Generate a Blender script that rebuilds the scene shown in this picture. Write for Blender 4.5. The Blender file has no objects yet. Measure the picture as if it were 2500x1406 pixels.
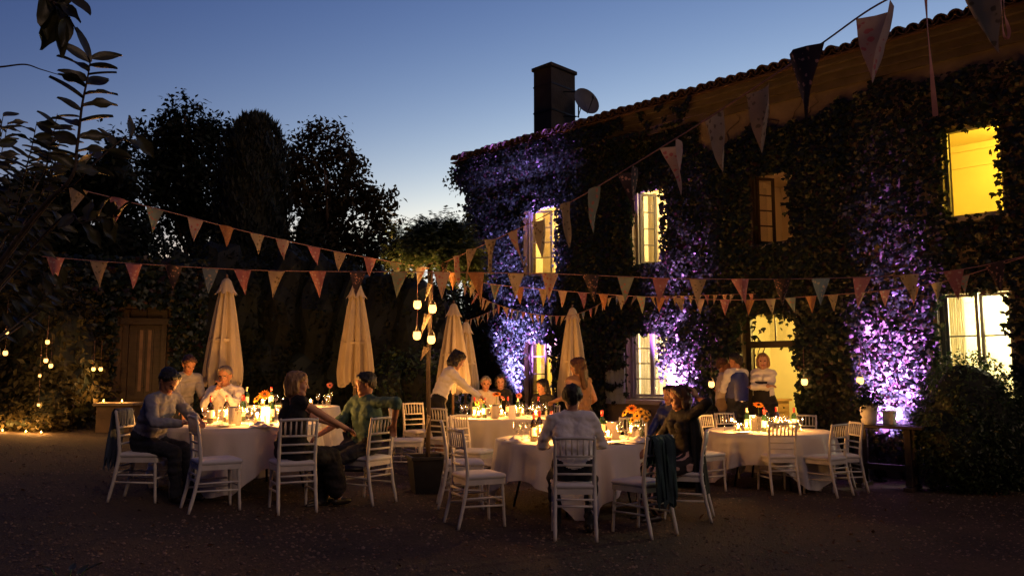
import bpy, bmesh, math, random
import numpy as np
from mathutils import Vector, Matrix, noise
R = math.radians
rnd = random.Random(11)
nrs = np.random.RandomState(5)
sc = bpy.context.scene
COL = sc.collection

# ------------------------------------------------------------------ camera
F = 1962.0; PIT = math.atan((908 - 703) / F); EYE = 1.51
cd = bpy.data.cameras.new('camera'); cam = bpy.data.objects.new('camera', cd); COL.objects.link(cam)
cd.sensor_width = 36; cd.lens = 36 * F / 2500; cd.clip_start = 0.05; cd.clip_end = 2000
cam.location = (0, 0, EYE); cam.rotation_euler = (math.pi / 2 + PIT, 0, 0)
sc.camera = cam
# ------------------------------------------------------------------ sky: dusk, sun below the horizon
w = bpy.data.worlds.new('World'); sc.world = w; w.use_nodes = True
wn = w.node_tree.nodes; wl = w.node_tree.links
sky = wn.new('ShaderNodeTexSky'); sky.sky_type = 'NISHITA'; sky.sun_disc = False
sky.sun_elevation = R(-5); sky.sun_rotation = R(27); sky.dust_density = 0.8; sky.ozone_density = 1.4
wb = wn.new('ShaderNodeVectorMath'); wb.operation = 'MULTIPLY'; wb.inputs[1].default_value = (12.5, 13.2, 15.2)
wl.new(sky.outputs[0], wb.inputs[0]); sx_ = wn.new('ShaderNodeSeparateXYZ'); cx_ = wn.new('ShaderNodeCombineXYZ'); wl.new(wb.outputs[0], sx_.inputs[0])
for i, (k, g_, top_) in enumerate(((6.9, 1.80, .92), (3.0, 1.55, .94), (1.12, 1.05, 1.0))):      # film response of the long exposure
    pw = wn.new('ShaderNodeMath'); pw.operation = 'POWER'; pw.inputs[1].default_value = g_; wl.new(sx_.outputs[i], pw.inputs[0])
    ml = wn.new('ShaderNodeMath'); ml.operation = 'MULTIPLY'; ml.inputs[1].default_value = k; wl.new(pw.outputs[0], ml.inputs[0])
    mn = wn.new('ShaderNodeMath'); mn.operation = 'MINIMUM'; mn.inputs[1].default_value = top_; wl.new(ml.outputs[0], mn.inputs[0]); wl.new(mn.outputs[0], cx_.inputs[i])
wl.new(cx_.outputs[0], wn['Background'].inputs[0]); wn['Background'].inputs[1].default_value = 1.0
# one faint, wide sun: added warm fill from behind the camera
sd = bpy.data.lights.new('fill_sun', 'SUN'); sd.energy = 0.36; sd.angle = R(25); sd.color = (1.0, 0.62, 0.40)
so = bpy.data.objects.new('fill_sun', sd); COL.objects.link(so); so.rotation_euler = (R(55), 0, R(40))
sc.view_settings.view_transform = 'Standard'; sc.view_settings.look = 'None'
sc.view_settings.exposure = 0; sc.view_settings.gamma = 1
sc.cycles.use_denoising = True
sc.cycles.max_bounces = 7; sc.cycles.transparent_max_bounces = 24
sc.cycles.diffuse_bounces = 3; sc.cycles.glossy_bounces = 3
sc.cycles.caustics_reflective = False; sc.cycles.caustics_refractive = False
sc.cycles.sample_clamp_indirect = 4.0

# ------------------------------------------------------------------ geometry of the place
def ray(u, v):
    xc = (u - 1250) / F; yc = -(v - 703) / F
    return Vector((xc, math.cos(PIT) - yc * math.sin(PIT), math.sin(PIT) + yc * math.cos(PIT)))
def at(u, v, Y):
    d = ray(u, v); return Vector((0, 0, EYE)) + d * (Y / d.y)
def gz(x, y=0):                                  # the yard falls gently from left to right
    x = max(-14, min(14, x))
    return -0.045 * (x - 0.6) if x < 0.6 else -0.025 * (x - 0.6)
def gnd(u, Y):
    v = 908 + F * 1.4 / Y; p = at(u, v, Y); return Vector((p.x, Y, gz(p.x)))
def cpx(u, Y, v=985):                            # x of a column at table height
    return at(u, v, Y).x

# ------------------------------------------------------------------ mesh helpers
class MB:
    def __init__(s): s.v = []; s.f = []; s.m = []
    def add(s, vs, fs, m=0):
        o = len(s.v); s.v += [tuple(v) for v in vs]
        s.f += [tuple(i + o for i in f) for f in fs]; s.m += [m] * len(fs); return s
    def box(s, x0, x1, y0, y1, z0, z1, m=0):
        v = [(x0,y0,z0),(x1,y0,z0),(x1,y1,z0),(x0,y1,z0),(x0,y0,z1),(x1,y0,z1),(x1,y1,z1),(x0,y1,z1)]
        return s.add(v, [(3,2,1,0),(4,5,6,7),(0,1,5,4),(1,2,6,5),(2,3,7,6),(3,0,4,7)], m)
    def tube(s, pts, rad, n=8, m=0, cap=True):
        pts = [Vector(p) for p in pts]
        if not hasattr(rad, '__len__'): rad = [rad] * len(pts)
        vs = []; fs = []; up = None
        for i, p in enumerate(pts):
            t = (pts[min(i+1, len(pts)-1)] - pts[max(i-1, 0)])
            t = t.normalized() if t.length > 1e-9 else Vector((0,0,1))
            if up is None: up = Vector((0,0,1)) if abs(t.z) < .9 else Vector((1,0,0))
            a = t.cross(up)
            a = a.normalized() if a.length > 1e-6 else Vector((1,0,0))
            b = a.cross(t).normalized(); up = b
            for k in range(n):
                q = 2*math.pi*k/n; vs.append(p + (a*math.cos(q) + b*math.sin(q))*rad[i])
        for i in range(len(pts)-1):
            for k in range(n):
                fs.append((i*n+k, (i+1)*n+k, (i+1)*n+(k+1)%n, i*n+(k+1)%n))
        if cap: fs.append(tuple(range(n))); fs.append(tuple(range(len(vs)-1, len(vs)-n-1, -1)))
        return s.add(vs, fs, m)
    def lathe(s, prof, n=16, c=(0,0,0), m=0, cap=True):
        vs = []; fs = []
        for r, z in prof:
            for k in range(n):
                q = 2*math.pi*k/n; vs.append((c[0]+r*math.cos(q), c[1]+r*math.sin(q), c[2]+z))
        for i in range(len(prof)-1):
            for k in range(n): fs.append((i*n+k, i*n+(k+1)%n, (i+1)*n+(k+1)%n, (i+1)*n+k))
        if cap: fs.append(tuple(range(n-1, -1, -1))); fs.append(tuple(range(len(vs)-n, len(vs))))
        return s.add(vs, fs, m)
    def ell(s, c, r, nu=10, nv=7, m=0):
        return s.lathe([(max(.001, math.sin(math.pi*j/nv)), -math.cos(math.pi*j/nv)) for j in range(nv+1)], nu, m=m, cap=False) and s._xf(c, r, nu*(nv+1))
    def _xf(s, c, r, k):
        for i in range(len(s.v)-k, len(s.v)):
            v = s.v[i]; s.v[i] = (c[0]+v[0]*r[0], c[1]+v[1]*r[1], c[2]+v[2]*r[2])
        return s
    def grid(s, P, m=0, closed=False):
        nr = len(P); nc = len(P[0]); vs = [p for r in P for p in r]; fs = []
        for i in range(nr-1):
            for j in range(nc if closed else nc-1):
                k = (j+1) % nc; fs.append((i*nc+j, i*nc+k, (i+1)*nc+k, (i+1)*nc+j))
        return s.add(vs, fs, m)
    def mesh(s, name, mats, smooth=False, bevel=0):
        me = bpy.data.meshes.new(name); me.from_pydata(s.v, [], s.f)
        for q in (mats if isinstance(mats, (list, tuple)) else [mats]): me.materials.append(q)
        me.polygons.foreach_set('material_index', s.m)
        if bevel:
            bm = bmesh.new(); bm.from_mesh(me)
            bmesh.ops.bevel(bm, geom=bm.edges[:], offset=bevel, segments=1, affect='EDGES', profile=.5)
            bm.to_mesh(me); bm.free()
        if smooth:
            me.polygons.foreach_set('use_smooth', [True]*len(me.polygons))
            if smooth == 'auto':
                try: me.set_sharp_from_angle(angle=R(40))
                except Exception: pass
        me.update(); return me
    def build(s, name, mats, parent=None, smooth=False, bevel=0, loc=None, rz=0):
        return obj(name, s.mesh(name, mats, smooth, bevel), parent, loc, rz)
def obj(name, me, parent=None, loc=None, rz=0):
    o = bpy.data.objects.new(name, me); COL.objects.link(o)
    if parent is not None: o.parent = parent
    if loc is not None: o.location = loc
    if rz: o.rotation_euler = (0, 0, rz)
    return o
def tag(o, label=None, cat=None, group=None, kind=None):
    if label: o['label'] = label
    if cat: o['category'] = cat
    if group: o['group'] = group
    if kind: o['kind'] = kind
    return o
def thing(name, label, cat, loc=(0,0,0), rz=0, group=None):
    o = bpy.data.objects.new(name, None); COL.objects.link(o); o.empty_display_size = .1
    o.location = loc; o.rotation_euler = (0, 0, rz); return tag(o, label, cat, group)
KIDS = {}
def copy_tree(o, parent=None):
    c = o.copy(); COL.objects.link(c)
    if parent is not None: c.parent = parent
    for ch in o.children: copy_tree(ch, c)
    return c
def rzdir(d): return math.atan2(-d[0], d[1])      # +y turned towards d

# ------------------------------------------------------------------ materials
def M(name, col, rough=.6, var=.2, scale=6., bump=0., bscale=40., metal=0., spec=.5, trans=0., island=0., tcol=None, sheen=0., stretch=None, hue=0.):
    m = bpy.data.materials.new(name); m.use_nodes = True
    N = m.node_tree.nodes; L = m.node_tree.links; b = N['Principled BSDF']
    b.inputs['Roughness'].default_value = rough; b.inputs['Metallic'].default_value = metal
    b.inputs['Specular IOR Level'].default_value = spec
    if sheen: b.inputs['Sheen Weight'].default_value = sheen
    tc = N.new('ShaderNodeTexCoord'); src = tc.outputs['Object']
    if stretch:
        mp = N.new('ShaderNodeMapping'); mp.inputs['Scale'].default_value = stretch; L.new(src, mp.inputs[0]); src = mp.outputs[0]
    nz = N.new('ShaderNodeTexNoise'); nz.inputs['Scale'].default_value = scale; nz.inputs['Detail'].default_value = 5
    L.new(src, nz.inputs['Vector'])
    rp = N.new('ShaderNodeMapRange'); rp.inputs[1].default_value = .3; rp.inputs[2].default_value = .7
    rp.inputs[3].default_value = 1 - var; rp.inputs[4].default_value = 1 + var; L.new(nz.outputs[0], rp.inputs[0])
    val = rp.outputs[0]
    if island:
        ge = N.new('ShaderNodeNewGeometry'); r2 = N.new('ShaderNodeMapRange')
        r2.inputs[3].default_value = 1 - island; r2.inputs[4].default_value = 1 + island
        L.new(ge.outputs['Random Per Island'], r2.inputs[0])
        mu = N.new('ShaderNodeMath'); mu.operation = 'MULTIPLY'; L.new(val, mu.inputs[0]); L.new(r2.outputs[0], mu.inputs[1]); val = mu.outputs[0]
    cm = N.new('ShaderNodeVectorMath'); cm.operation = 'SCALE'; cm.inputs[0].default_value = col[:3]; L.new(val, cm.inputs['Scale'])
    out = cm.outputs[0]
    if tcol:                                        # a second pigment in blotches
        n2 = N.new('ShaderNodeTexNoise'); n2.inputs['Scale'].default_value = scale*1.7; n2.inputs['Detail'].default_value = 3
        L.new(src, n2.inputs['Vector'])
        r3 = N.new('ShaderNodeMapRange'); r3.inputs[1].default_value = .48; r3.inputs[2].default_value = .58; L.new(n2.outputs[0], r3.inputs[0])
        if hue:
            ge = N.new('ShaderNodeNewGeometry'); r3 = N.new('ShaderNodeMapRange'); r3.inputs[1].default_value = 1-hue; r3.inputs[2].default_value = 1.0
            L.new(ge.outputs['Random Per Island'], r3.inputs[0])
        mx = N.new('ShaderNodeMix'); mx.data_type = 'RGBA'; L.new(r3.outputs[0], mx.inputs[0]); L.new(out, mx.inputs[6]); mx.inputs[7].default_value = (*tcol, 1); out = mx.outputs[2]
    L.new(out, b.inputs['Base Color'])
    if bump:
        bn = N.new('ShaderNodeTexNoise'); bn.inputs['Scale'].default_value = bscale; bn.inputs['Detail'].default_value = 6; L.new(src, bn.inputs['Vector'])
        bp = N.new('ShaderNodeBump'); bp.inputs['Strength'].default_value = bump; bp.inputs['Distance'].default_value = .02
        L.new(bn.outputs[0], bp.inputs['Height']); L.new(bp.outputs[0], b.inputs['Normal'])
    if trans:
        t = N.new('ShaderNodeBsdfTranslucent'); L.new(out, t.inputs[0])
        mx = N.new('ShaderNodeMixShader'); mx.inputs[0].default_value = trans
        L.new(b.outputs[0], mx.inputs[1]); L.new(t.outputs[0], mx.inputs[2]); L.new(mx.outputs[0], N['Material Output'].inputs[0])
    return m
def ME(name, col, strength):
    m = bpy.data.materials.new(name); m.use_nodes = True; N = m.node_tree.nodes; b = N['Principled BSDF']
    tc = N.new('ShaderNodeTexCoord'); nz = N.new('ShaderNodeTexNoise'); nz.inputs['Scale'].default_value = 30
    m.node_tree.links.new(tc.outputs['Object'], nz.inputs['Vector'])
    rp = N.new('ShaderNodeMapRange'); rp.inputs[3].default_value = strength*.8; rp.inputs[4].default_value = strength*1.2
    m.node_tree.links.new(nz.outputs[0], rp.inputs[0]); m.node_tree.links.new(rp.outputs[0], b.inputs['Emission Strength'])
    b.inputs['Base Color'].default_value = (*col, 1); b.inputs['Emission Color'].default_value = (*col, 1)
    m.cycles.emission_sampling = 'NONE'; return m
def MG(name, col=(1,1,1), clear=.8, rough=.03):      # thin clear glass: see-through plus a gloss coat
    m = bpy.data.materials.new(name); m.use_nodes = True; N = m.node_tree.nodes; L = m.node_tree.links
    N.remove(N['Principled BSDF'])
    t = N.new('ShaderNodeBsdfTransparent'); t.inputs[0].default_value = (*col, 1)
    g = N.new('ShaderNodeBsdfGlossy'); g.inputs['Roughness'].default_value = rough
    lw = N.new('ShaderNodeLayerWeight'); lw.inputs[0].default_value = .35
    nz = N.new('ShaderNodeTexNoise'); nz.inputs['Scale'].default_value = 25
    bp = N.new('ShaderNodeBump'); bp.inputs['Strength'].default_value = .08; L.new(nz.outputs[0], bp.inputs['Height']); L.new(bp.outputs[0], g.inputs['Normal'])
    mr = N.new('ShaderNodeMapRange'); mr.inputs[3].default_value = 1-clear; mr.inputs[4].default_value = min(1, (1-clear)+.6); L.new(lw.outputs['Facing'], mr.inputs[0])
    mx = N.new('ShaderNodeMixShader'); L.new(mr.outputs[0], mx.inputs[0]); L.new(t.outputs[0], mx.inputs[1]); L.new(g.outputs[0], mx.inputs[2])
    L.new(mx.outputs[0], N['Material Output'].inputs[0]); return m
def MFL(name, base, spots, scale=22):                # printed cotton: ground colour with small floral blotches
    m = M(name, base, .85, .12, 8, .15, 300, trans=0)
    N = m.node_tree.nodes; L = m.node_tree.links; b = N['Principled BSDF']
    src = b.inputs['Base Color'].links[0].from_socket; tc = N.new('ShaderNodeTexCoord')
    vo = N.new('ShaderNodeTexVoronoi'); vo.inputs['Scale'].default_value = scale; L.new(tc.outputs['Object'], vo.inputs['Vector'])
    nz = N.new('ShaderNodeTexNoise'); nz.inputs['Scale'].default_value = scale*1.3; L.new(tc.outputs['Object'], nz.inputs['Vector'])
    ad = N.new('ShaderNodeMath'); L.new(vo.outputs['Distance'], ad.inputs[0]); L.new(nz.outputs[0], ad.inputs[1])
    mr = N.new('ShaderNodeMapRange'); mr.inputs[1].default_value = .72; mr.inputs[2].default_value = .80; mr.inputs[3].default_value = 1; mr.inputs[4].default_value = 0
    L.new(ad.outputs[0], mr.inputs[0])
    mx = N.new('ShaderNodeMix'); mx.data_type = 'RGBA'; L.new(mr.outputs[0], mx.inputs[0]); L.new(src, mx.inputs[6]); mx.inputs[7].default_value = (*spots, 1)
    L.new(mx.outputs[2], b.inputs['Base Color'])
    t = N.new('ShaderNodeBsdfTranslucent'); L.new(mx.outputs[2], t.inputs[0]); ms = N.new('ShaderNodeMixShader'); ms.inputs[0].default_value = .3
    L.new(b.outputs[0], ms.inputs[1]); L.new(t.outputs[0], ms.inputs[2]); L.new(ms.outputs[0], N['Material Output'].inputs[0])
    return m
m_white = M('painted wood', (.72,.68,.60), .45, .12, 12, .1, 90)
m_cush = M('seat cushion', (.74,.72,.70), .9, .06, 9, .1, 200)
m_cloth = M('table linen', (.78,.75,.71), .85, .05, 5, .12, 60, trans=.12)
m_nap = M('napkin linen', (.8,.78,.74), .85, .06, 9, .1, 120)
m_umb = M('parasol canvas', (.70,.60,.44), .9, .10, 4, .15, 200, trans=.25)
m_dark = M('black steel', (.02,.02,.022), .4, .2, 20, metal=.6)
m_wood = M('oak', (.22,.12,.05), .5, .3, 4, .2, 30, stretch=(1,1,6))
m_dwood = M('dark oak', (.045,.028,.018), .5, .3, 4, .2, 30, stretch=(1,1,6))
m_pole = M('parasol pole', (.12,.07,.035), .5, .2, 10)
m_stone = M('limestone', (.19,.15,.115), .85, .25, 2.2, .5, 14)
m_stone2 = M('pale limestone', (.46,.40,.32), .85, .18, 3, .4, 18)
m_tile = M('clay tile', (.085,.048,.032), .85, .35, 5, .4, 25)
m_plast = M('cream plaster', (.80,.72,.50), .8, .06, 2, .1, 12)
m_shut = M('pale blue shutter paint', (.30,.36,.46), .6, .15, 8, .1, 40)
m_frame = M('grey window paint', (.30,.30,.30), .5, .15, 8, .1, 60)
m_iron = M('wrought iron', (.03,.028,.025), .5, .3, 20, metal=.5)
m_pane = MG('window glass', clear=.93)
m_glass = MG('drinking glass', clear=.82)
m_jar = MG('candle jar glass', (1,.93,.8), clear=.85)
m_wine = MG('red wine', (.35,.02,.03), clear=.7)
m_wwine = MG('white wine', (.95,.85,.45), clear=.85)
m_bgl = M('green bottle glass', (.012,.035,.014), .06, .2, 10, spec=.9)
m_bdk = M('dark bottle glass', (.012,.008,.006), .06, .2, 10, spec=.9)
m_foil = M('red foil', (.35,.02,.025), .35, .15, 30, metal=.4)
m_label = M('paper label', (.75,.68,.52), .8, .12, 60)
m_steel = M('brushed steel', (.62,.60,.57), .22, .1, 40, metal=1., stretch=(1,1,.1))
m_wax = M('candle wax', (.85,.74,.52), .5, .06, 20, trans=.35)
m_flame = ME('flame', (1,.62,.18), 28)
m_glow = ME('glowing lantern glass', (1,.50,.13), 4.0)
m_bark = M('bark', (.075,.052,.036), .9, .4, 8, .8, 25, stretch=(1,1,.25))
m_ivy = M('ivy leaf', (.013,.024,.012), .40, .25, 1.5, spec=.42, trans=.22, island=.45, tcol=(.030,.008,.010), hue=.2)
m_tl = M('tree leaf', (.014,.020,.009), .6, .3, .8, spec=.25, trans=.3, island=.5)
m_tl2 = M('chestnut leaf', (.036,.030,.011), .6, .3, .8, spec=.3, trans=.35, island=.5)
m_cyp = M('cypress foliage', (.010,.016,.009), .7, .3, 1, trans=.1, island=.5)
m_rob = M('locust leaf', (.055,.085,.028), .5, .2, 1, trans=.35, island=.4)
m_box = M('box leaf', (.040,.070,.022), .42, .2, 2, trans=.3, island=.4)
m_mag = M('magnolia leaf', (.055,.055,.022), .35, .25, 14, .1, 60, trans=.2)
m_grav = M('gravel stone', (.15,.10,.066), .9, .3, 3, island=.6)
m_pot = M('black planter', (.02,.019,.018), .5, .3, 12)
m_soil = M('soil', (.035,.024,.016), .95, .3, 20, .6, 60)
m_urn = M('white planter', (.72,.70,.70), .6, .12, 10, .3, 30)
m_cord = M('bunting tape', (.42,.22,.20), .9, .2, 30)
m_petal = M('orange petal', (.72,.26,.03), .55, .25, 30, trans=.3)
m_petal2 = M('yellow petal', (.75,.45,.05), .55, .25, 30, trans=.3)
m_petal3 = M('pink petal', (.70,.25,.18), .55, .25, 30, trans=.3)
m_eye = M('flower eye', (.03,.015,.01), .8, .3, 80)
m_stem = M('flower stem', (.05,.13,.03), .5, .2, 30)
m_blue = M('blue cotton', (.045,.07,.13), .9, .2, 10, .2, 90)
m_teal = M('dark teal knit', (.025,.05,.055), .9, .3, 10, .3, 120)
m_black = M('black cloth', (.010,.009,.010), .9, .3, 10, .2, 120)
FL = [MFL('cream floral', (.46,.36,.22), (.20,.14,.07)), MFL('pink floral', (.42,.17,.17), (.56,.38,.32)),
      MFL('sage floral', (.28,.32,.24), (.55,.20,.14)), MFL('orange dot', (.46,.20,.08), (.58,.34,.14), 40),
      MFL('rose cream floral', (.48,.34,.26), (.46,.13,.12)), MFL('dark floral', (.05,.035,.04), (.42,.22,.16), 30),
      MFL('tan floral', (.38,.28,.17), (.18,.13,.07), 28), MFL('slate blue floral', (.16,.22,.26), (.5,.42,.3))]

# ------------------------------------------------------------------ leaf clouds (vectorised)
T_IVY = (np.array([(0,0,0),(.42,.12,.03),(.5,.42,-.06),(.2,.55,.04),(0,1,-.12),(-.2,.55,.04),(-.5,.42,-.06),(-.42,.12,.03),(0,.42,.07)], float),
         [(0,1,8),(1,2,8),(2,3,8),(3,4,8),(4,5,8),(5,6,8),(6,7,8),(7,0,8)])
T_LEAF = (np.array([(0,0,0),(.26,.45,.05),(0,1,-.1),(-.26,.45,.05)], float), [(0,1,2),(0,2,3)])
T_NEED = (np.array([(0,0,0),(.12,.4,.0),(0,1,0),(-.12,.4,0)], float), [(0,1,2),(0,2,3)])
T_PINN = (np.array([(0,0,0)] + [q for i in range(4) for q in ((.0,.12+.22*i,0),(.26,.26+.22*i,.02),(0,.26+.22*i,0),(-.26,.26+.22*i,.02))] + [(0,1.15,-.1)], float),
          [f for i in range(4) for f in ((1+4*i,2+4*i,3+4*i),(1+4*i,3+4*i,4+4*i))] + [(14,17,16)])
def cloud(name, pos, nrm, tip, size, tpl, mat, parent=None, smooth=False):
    pos = np.asarray(pos, float); n = np.asarray(nrm, float); t = np.asarray(tip, float); size = np.asarray(size, float)
    n /= np.linalg.norm(n, axis=1)[:,None] + 1e-9
    t = t - (t*n).sum(1)[:,None]*n; t /= np.linalg.norm(t, axis=1)[:,None] + 1e-9
    s = np.cross(t, n); V, Fc = tpl; k = len(V)
    P = pos[:,None,:] + size[:,None,None]*(V[None,:,0:1]*s[:,None,:] + V[None,:,1:2]*t[:,None,:] + V[None,:,2:3]*n[:,None,:])
    P = P.reshape(-1, 3); fa = np.asarray(Fc, np.int32); N = len(pos)
    fa = (fa[None] + (np.arange(N)*k)[:,None,None]).reshape(-1, 3)
    me = bpy.data.meshes.new(name); me.vertices.add(len(P)); me.vertices.foreach_set('co', P.ravel())
    me.loops.add(fa.size); me.loops.foreach_set('vertex_index', fa.ravel().astype(np.int32))
    me.polygons.add(len(fa)); me.polygons.foreach_set('loop_start', np.arange(0, fa.size, 3, dtype=np.int32))
    me.polygons.foreach_set('loop_total', np.full(len(fa), 3, np.int32))
    me.update(calc_edges=True); me.materials.append(mat)
    if smooth: me.polygons.foreach_set('use_smooth', [True]*len(fa))
    return obj(name, me, parent)
def blob_points(blobs, n, shell=.55):
    """points spread through ellipsoids, denser towards the outside; blobs = (cx,cy,cz,rx,ry,rz)"""
    B = np.array(blobs, float); wv = np.cbrt(B[:,3]*B[:,4]*B[:,5])**2.2; idx = nrs.choice(len(B), n, p=wv/wv.sum())
    d = nrs.normal(size=(n,3)); d /= np.linalg.norm(d, axis=1)[:,None]
    r = shell + (1.04-shell)*nrs.rand(n)**.7
    return B[idx,:3] + d*r[:,None]*B[idx,3:], d
def crown_leaves(name, blobs, nclump, per, crad, size, mat, parent, tpl=T_LEAF, up=.35, shell=.5, droop=.3):
    c, d = blob_points(blobs, nclump, shell)
    p = np.repeat(c, per, 0) + nrs.normal(size=(nclump*per,3))*crad
    dd = np.repeat(d, per, 0) + nrs.normal(size=(nclump*per,3))*.7 + np.array([0,0,up])
    tp = nrs.normal(size=dd.shape)*.8 + np.repeat(d, per, 0)*.6 - np.array([0,0,droop])
    return cloud(name, p, dd, tp, size*(.6+.8*nrs.rand(len(p))), tpl, mat, parent)
def rock_blob(mb, c, r, sub=2, amp=.18, seed=0, fr=1.2):
    bm = bmesh.new(); bmesh.ops.create_icosphere(bm, subdivisions=sub, radius=1)
    vs = []
    for v in bm.verts:
        k = 1 + amp*noise.noise(v.co*fr + Vector((seed*3.1, seed*1.7, 0)))*2
        vs.append((c[0]+v.co.x*r[0]*k, c[1]+v.co.y*r[1]*k, c[2]+v.co.z*r[2]*k))
    mb.add(vs, [tuple(v.index for v in f.verts) for f in bm.faces]); bm.free()
# ================================================================== ground
def m_ground():
    m = M('trodden gravel', (.050,.031,.019), .95, .35, .7, .9, 60)
    N = m.node_tree.nodes; L = m.node_tree.links; b = N['Principled BSDF']
    src = b.inputs['Base Color'].links[0].from_socket; tc = N.new('ShaderNodeTexCoord')
    vo = N.new('ShaderNodeTexVoronoi'); vo.inputs['Scale'].default_value = 45; L.new(tc.outputs['Object'], vo.inputs['Vector'])
    mr = N.new('ShaderNodeMapRange'); mr.inputs[3].default_value = .55; mr.inputs[4].default_value = 1.5; L.new(vo.outputs['Color'], mr.inputs[0])
    sm = N.new('ShaderNodeVectorMath'); sm.operation = 'SCALE'; L.new(src, sm.inputs[0]); L.new(mr.outputs[0], sm.inputs['Scale']); L.new(sm.outputs[0], b.inputs['Base Color'])
    return m
mb = MB(); xs = [-120,-60,-30,-14,-10,-7,-5,-3.5,-2,-1,-.2,.6,1.4,2.5,4,6,9,14,30,60,120]; ys = [-60,-20,-6,0,2,4,6,8,10,12,15,18,24,40,90,200]
mb.grid([[(x, y, gz(x)) for x in xs] for y in ys])
g = mb.build('ground', m_ground()); tag(g, 'reddish brown trodden gravel of the yard', kind='structure')
# loose stones and dead leaves lying on it
n = 26000; Y = 3.6 + 9.5*nrs.rand(n)**1.3; X = (nrs.rand(n)*2-1)*(.70*Y)
mk = np.array([noise.noise(Vector((a*.7, b*.7, 0))) for a, b in zip(X, Y)]) + nrs.rand(n)*.5 > -.1
X, Y = X[mk], Y[mk]; n = len(X); Z = np.array([gz(x) for x in X])
T_PEB = (np.array([(.5,0,0),(0,.45,0),(-.5,0,0),(0,-.4,0),(.05,.05,.34),(0,0,-.2)], float), [(0,1,4),(1,2,4),(2,3,4),(3,0,4)])
st = cloud('gravel', np.stack([X, Y, Z+.001], 1), np.tile([0,0,1.], (n,1)) + nrs.normal(size=(n,3))*.15, nrs.normal(size=(n,3)), (.012+.036*nrs.rand(n)**2.2), T_PEB, m_grav)
tag(st, 'loose gravel stones scattered over the yard', 'gravel', kind='stuff')
m_dl = M('dead leaf', (.16,.075,.03), .8, .3, 20, island=.5, trans=.2)
n = 420; Y = 3.8 + 8*nrs.rand(n); X = (nrs.rand(n)*2-1)*(.68*Y); Z = np.array([gz(x) for x in X]) + .012
lv = cloud('leaf_litter', np.stack([X,Y,Z],1), np.tile([0,0,1.],(n,1)) + nrs.normal(size=(n,3))*.4, nrs.normal(size=(n,3)), .03+.05*nrs.rand(n), T_LEAF, m_dl)
tag(lv, 'fallen dry leaves scattered over the gravel', 'leaf litter', kind='stuff')

# ================================================================== the house
c0 = at(1150, 900, 19.9); c1 = at(2400, 900, 11.9)
HD = Vector((c1.x-c0.x, c1.y-c0.y, 0)).normalized(); HA = math.atan2(HD.y, HD.x); HN = Vector((HD.y, -HD.x, 0))   # HN: outward
H0 = Vector((c0.x, c0.y, 0))
def fac(u, v, off=0.):                             # pixel -> (s along facade, z)
    d = ray(u, v); o = H0 + HN*off; e = Vector((0,0,EYE))
    t = (o-e).dot(HN)/d.dot(HN); p = e + d*t; return (p-H0).dot(HD), p.z
def hw(s, out, z): return H0 + HD*s + HN*out + Vector((0,0,z))
EAVE = 6.75; LEN = 17.0; TH = .42; DEP = 8.0; ZB = -.6
def opening(u0, u1, v0, v1):
    um = (u0+u1)/2; a = fac(u0, (v0+v1)/2)[0]; b = fac(u1, (v0+v1)/2)[0]
    return [a, b, fac(um, v1)[1], fac(um, v0)[1]]
OP = {'w1': opening(1278,1366,500,672), 'w2': opening(1543,1628,455,645), 'w3': opening(1828,1938,412,595), 'w4': opening(2300,2448,300,526),
      'g1': opening(1280,1362,815,985), 'g2': opening(1530,1630,800,976), 'door': opening(1812,1953,752,1040), 'g4': opening(2292,2478,704,960)}
OP['door'][2] = .06; OP['g1'][2] = .55; OP['g4'][2] = .75
for k in OP: print(k, [round(q,2) for q in OP[k]])
house = thing('house', 'two storey stone house covered in ivy with lit windows and low tiled roof', 'house', H0, HA)
hy = lambda o: -o                                   # local y = inward
def wall_panels(mb, ops, y0, y1):
    S = sorted({0, LEN} | {q for o in ops for q in o[:2]}); Z = sorted({ZB, EAVE} | {q for o in ops for q in o[2:]})
    for i in range(len(S)-1):
        for j in range(len(Z)-1):
            s, z = (S[i]+S[i+1])/2, (Z[j]+Z[j+1])/2
            if any(o[0] < s < o[1] and o[2] < z < o[3] for o in ops): continue
            for y, fl in ((y0, 0), (y1, 1)):
                q = [(S[i],y,Z[j]),(S[i+1],y,Z[j]),(S[i+1],y,Z[j+1]),(S[i],y,Z[j+1])]
                mb.add(q, [(0,1,2,3) if not fl else (3,2,1,0)])
    for a, b, c, d in ops:                          # reveals
        mb.add([(a,y0,c),(a,y1,c),(a,y1,d),(a,y0,d)], [(0,1,2,3)]); mb.add([(b,y0,c),(b,y1,c),(b,y1,d),(b,y0,d)], [(3,2,1,0)])
        mb.add([(a,y0,c),(b,y0,c),(b,y1,c),(a,y1,c)], [(0,1,2,3)]); mb.add([(a,y0,d),(b,y0,d),(b,y1,d),(a,y1,d)], [(3,2,1,0)])
mb = MB(); wall_panels(mb, list(OP.values()), 0, TH); mb.build('front_wall', m_stone, house)
mb = MB(); mb.box(0, .4, TH+.002, DEP, ZB, EAVE); mb.build('gable_wall', m_stone, house)
mb = MB(); mb.box(LEN-.4, LEN, TH+.002, DEP, ZB, EAVE); mb.build('gable_wall', m_stone, house)
mb = MB(); mb.box(.402, LEN-.402, DEP-.4, DEP-.002, ZB, EAVE); mb.build('back_wall', m_stone, house)
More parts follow.
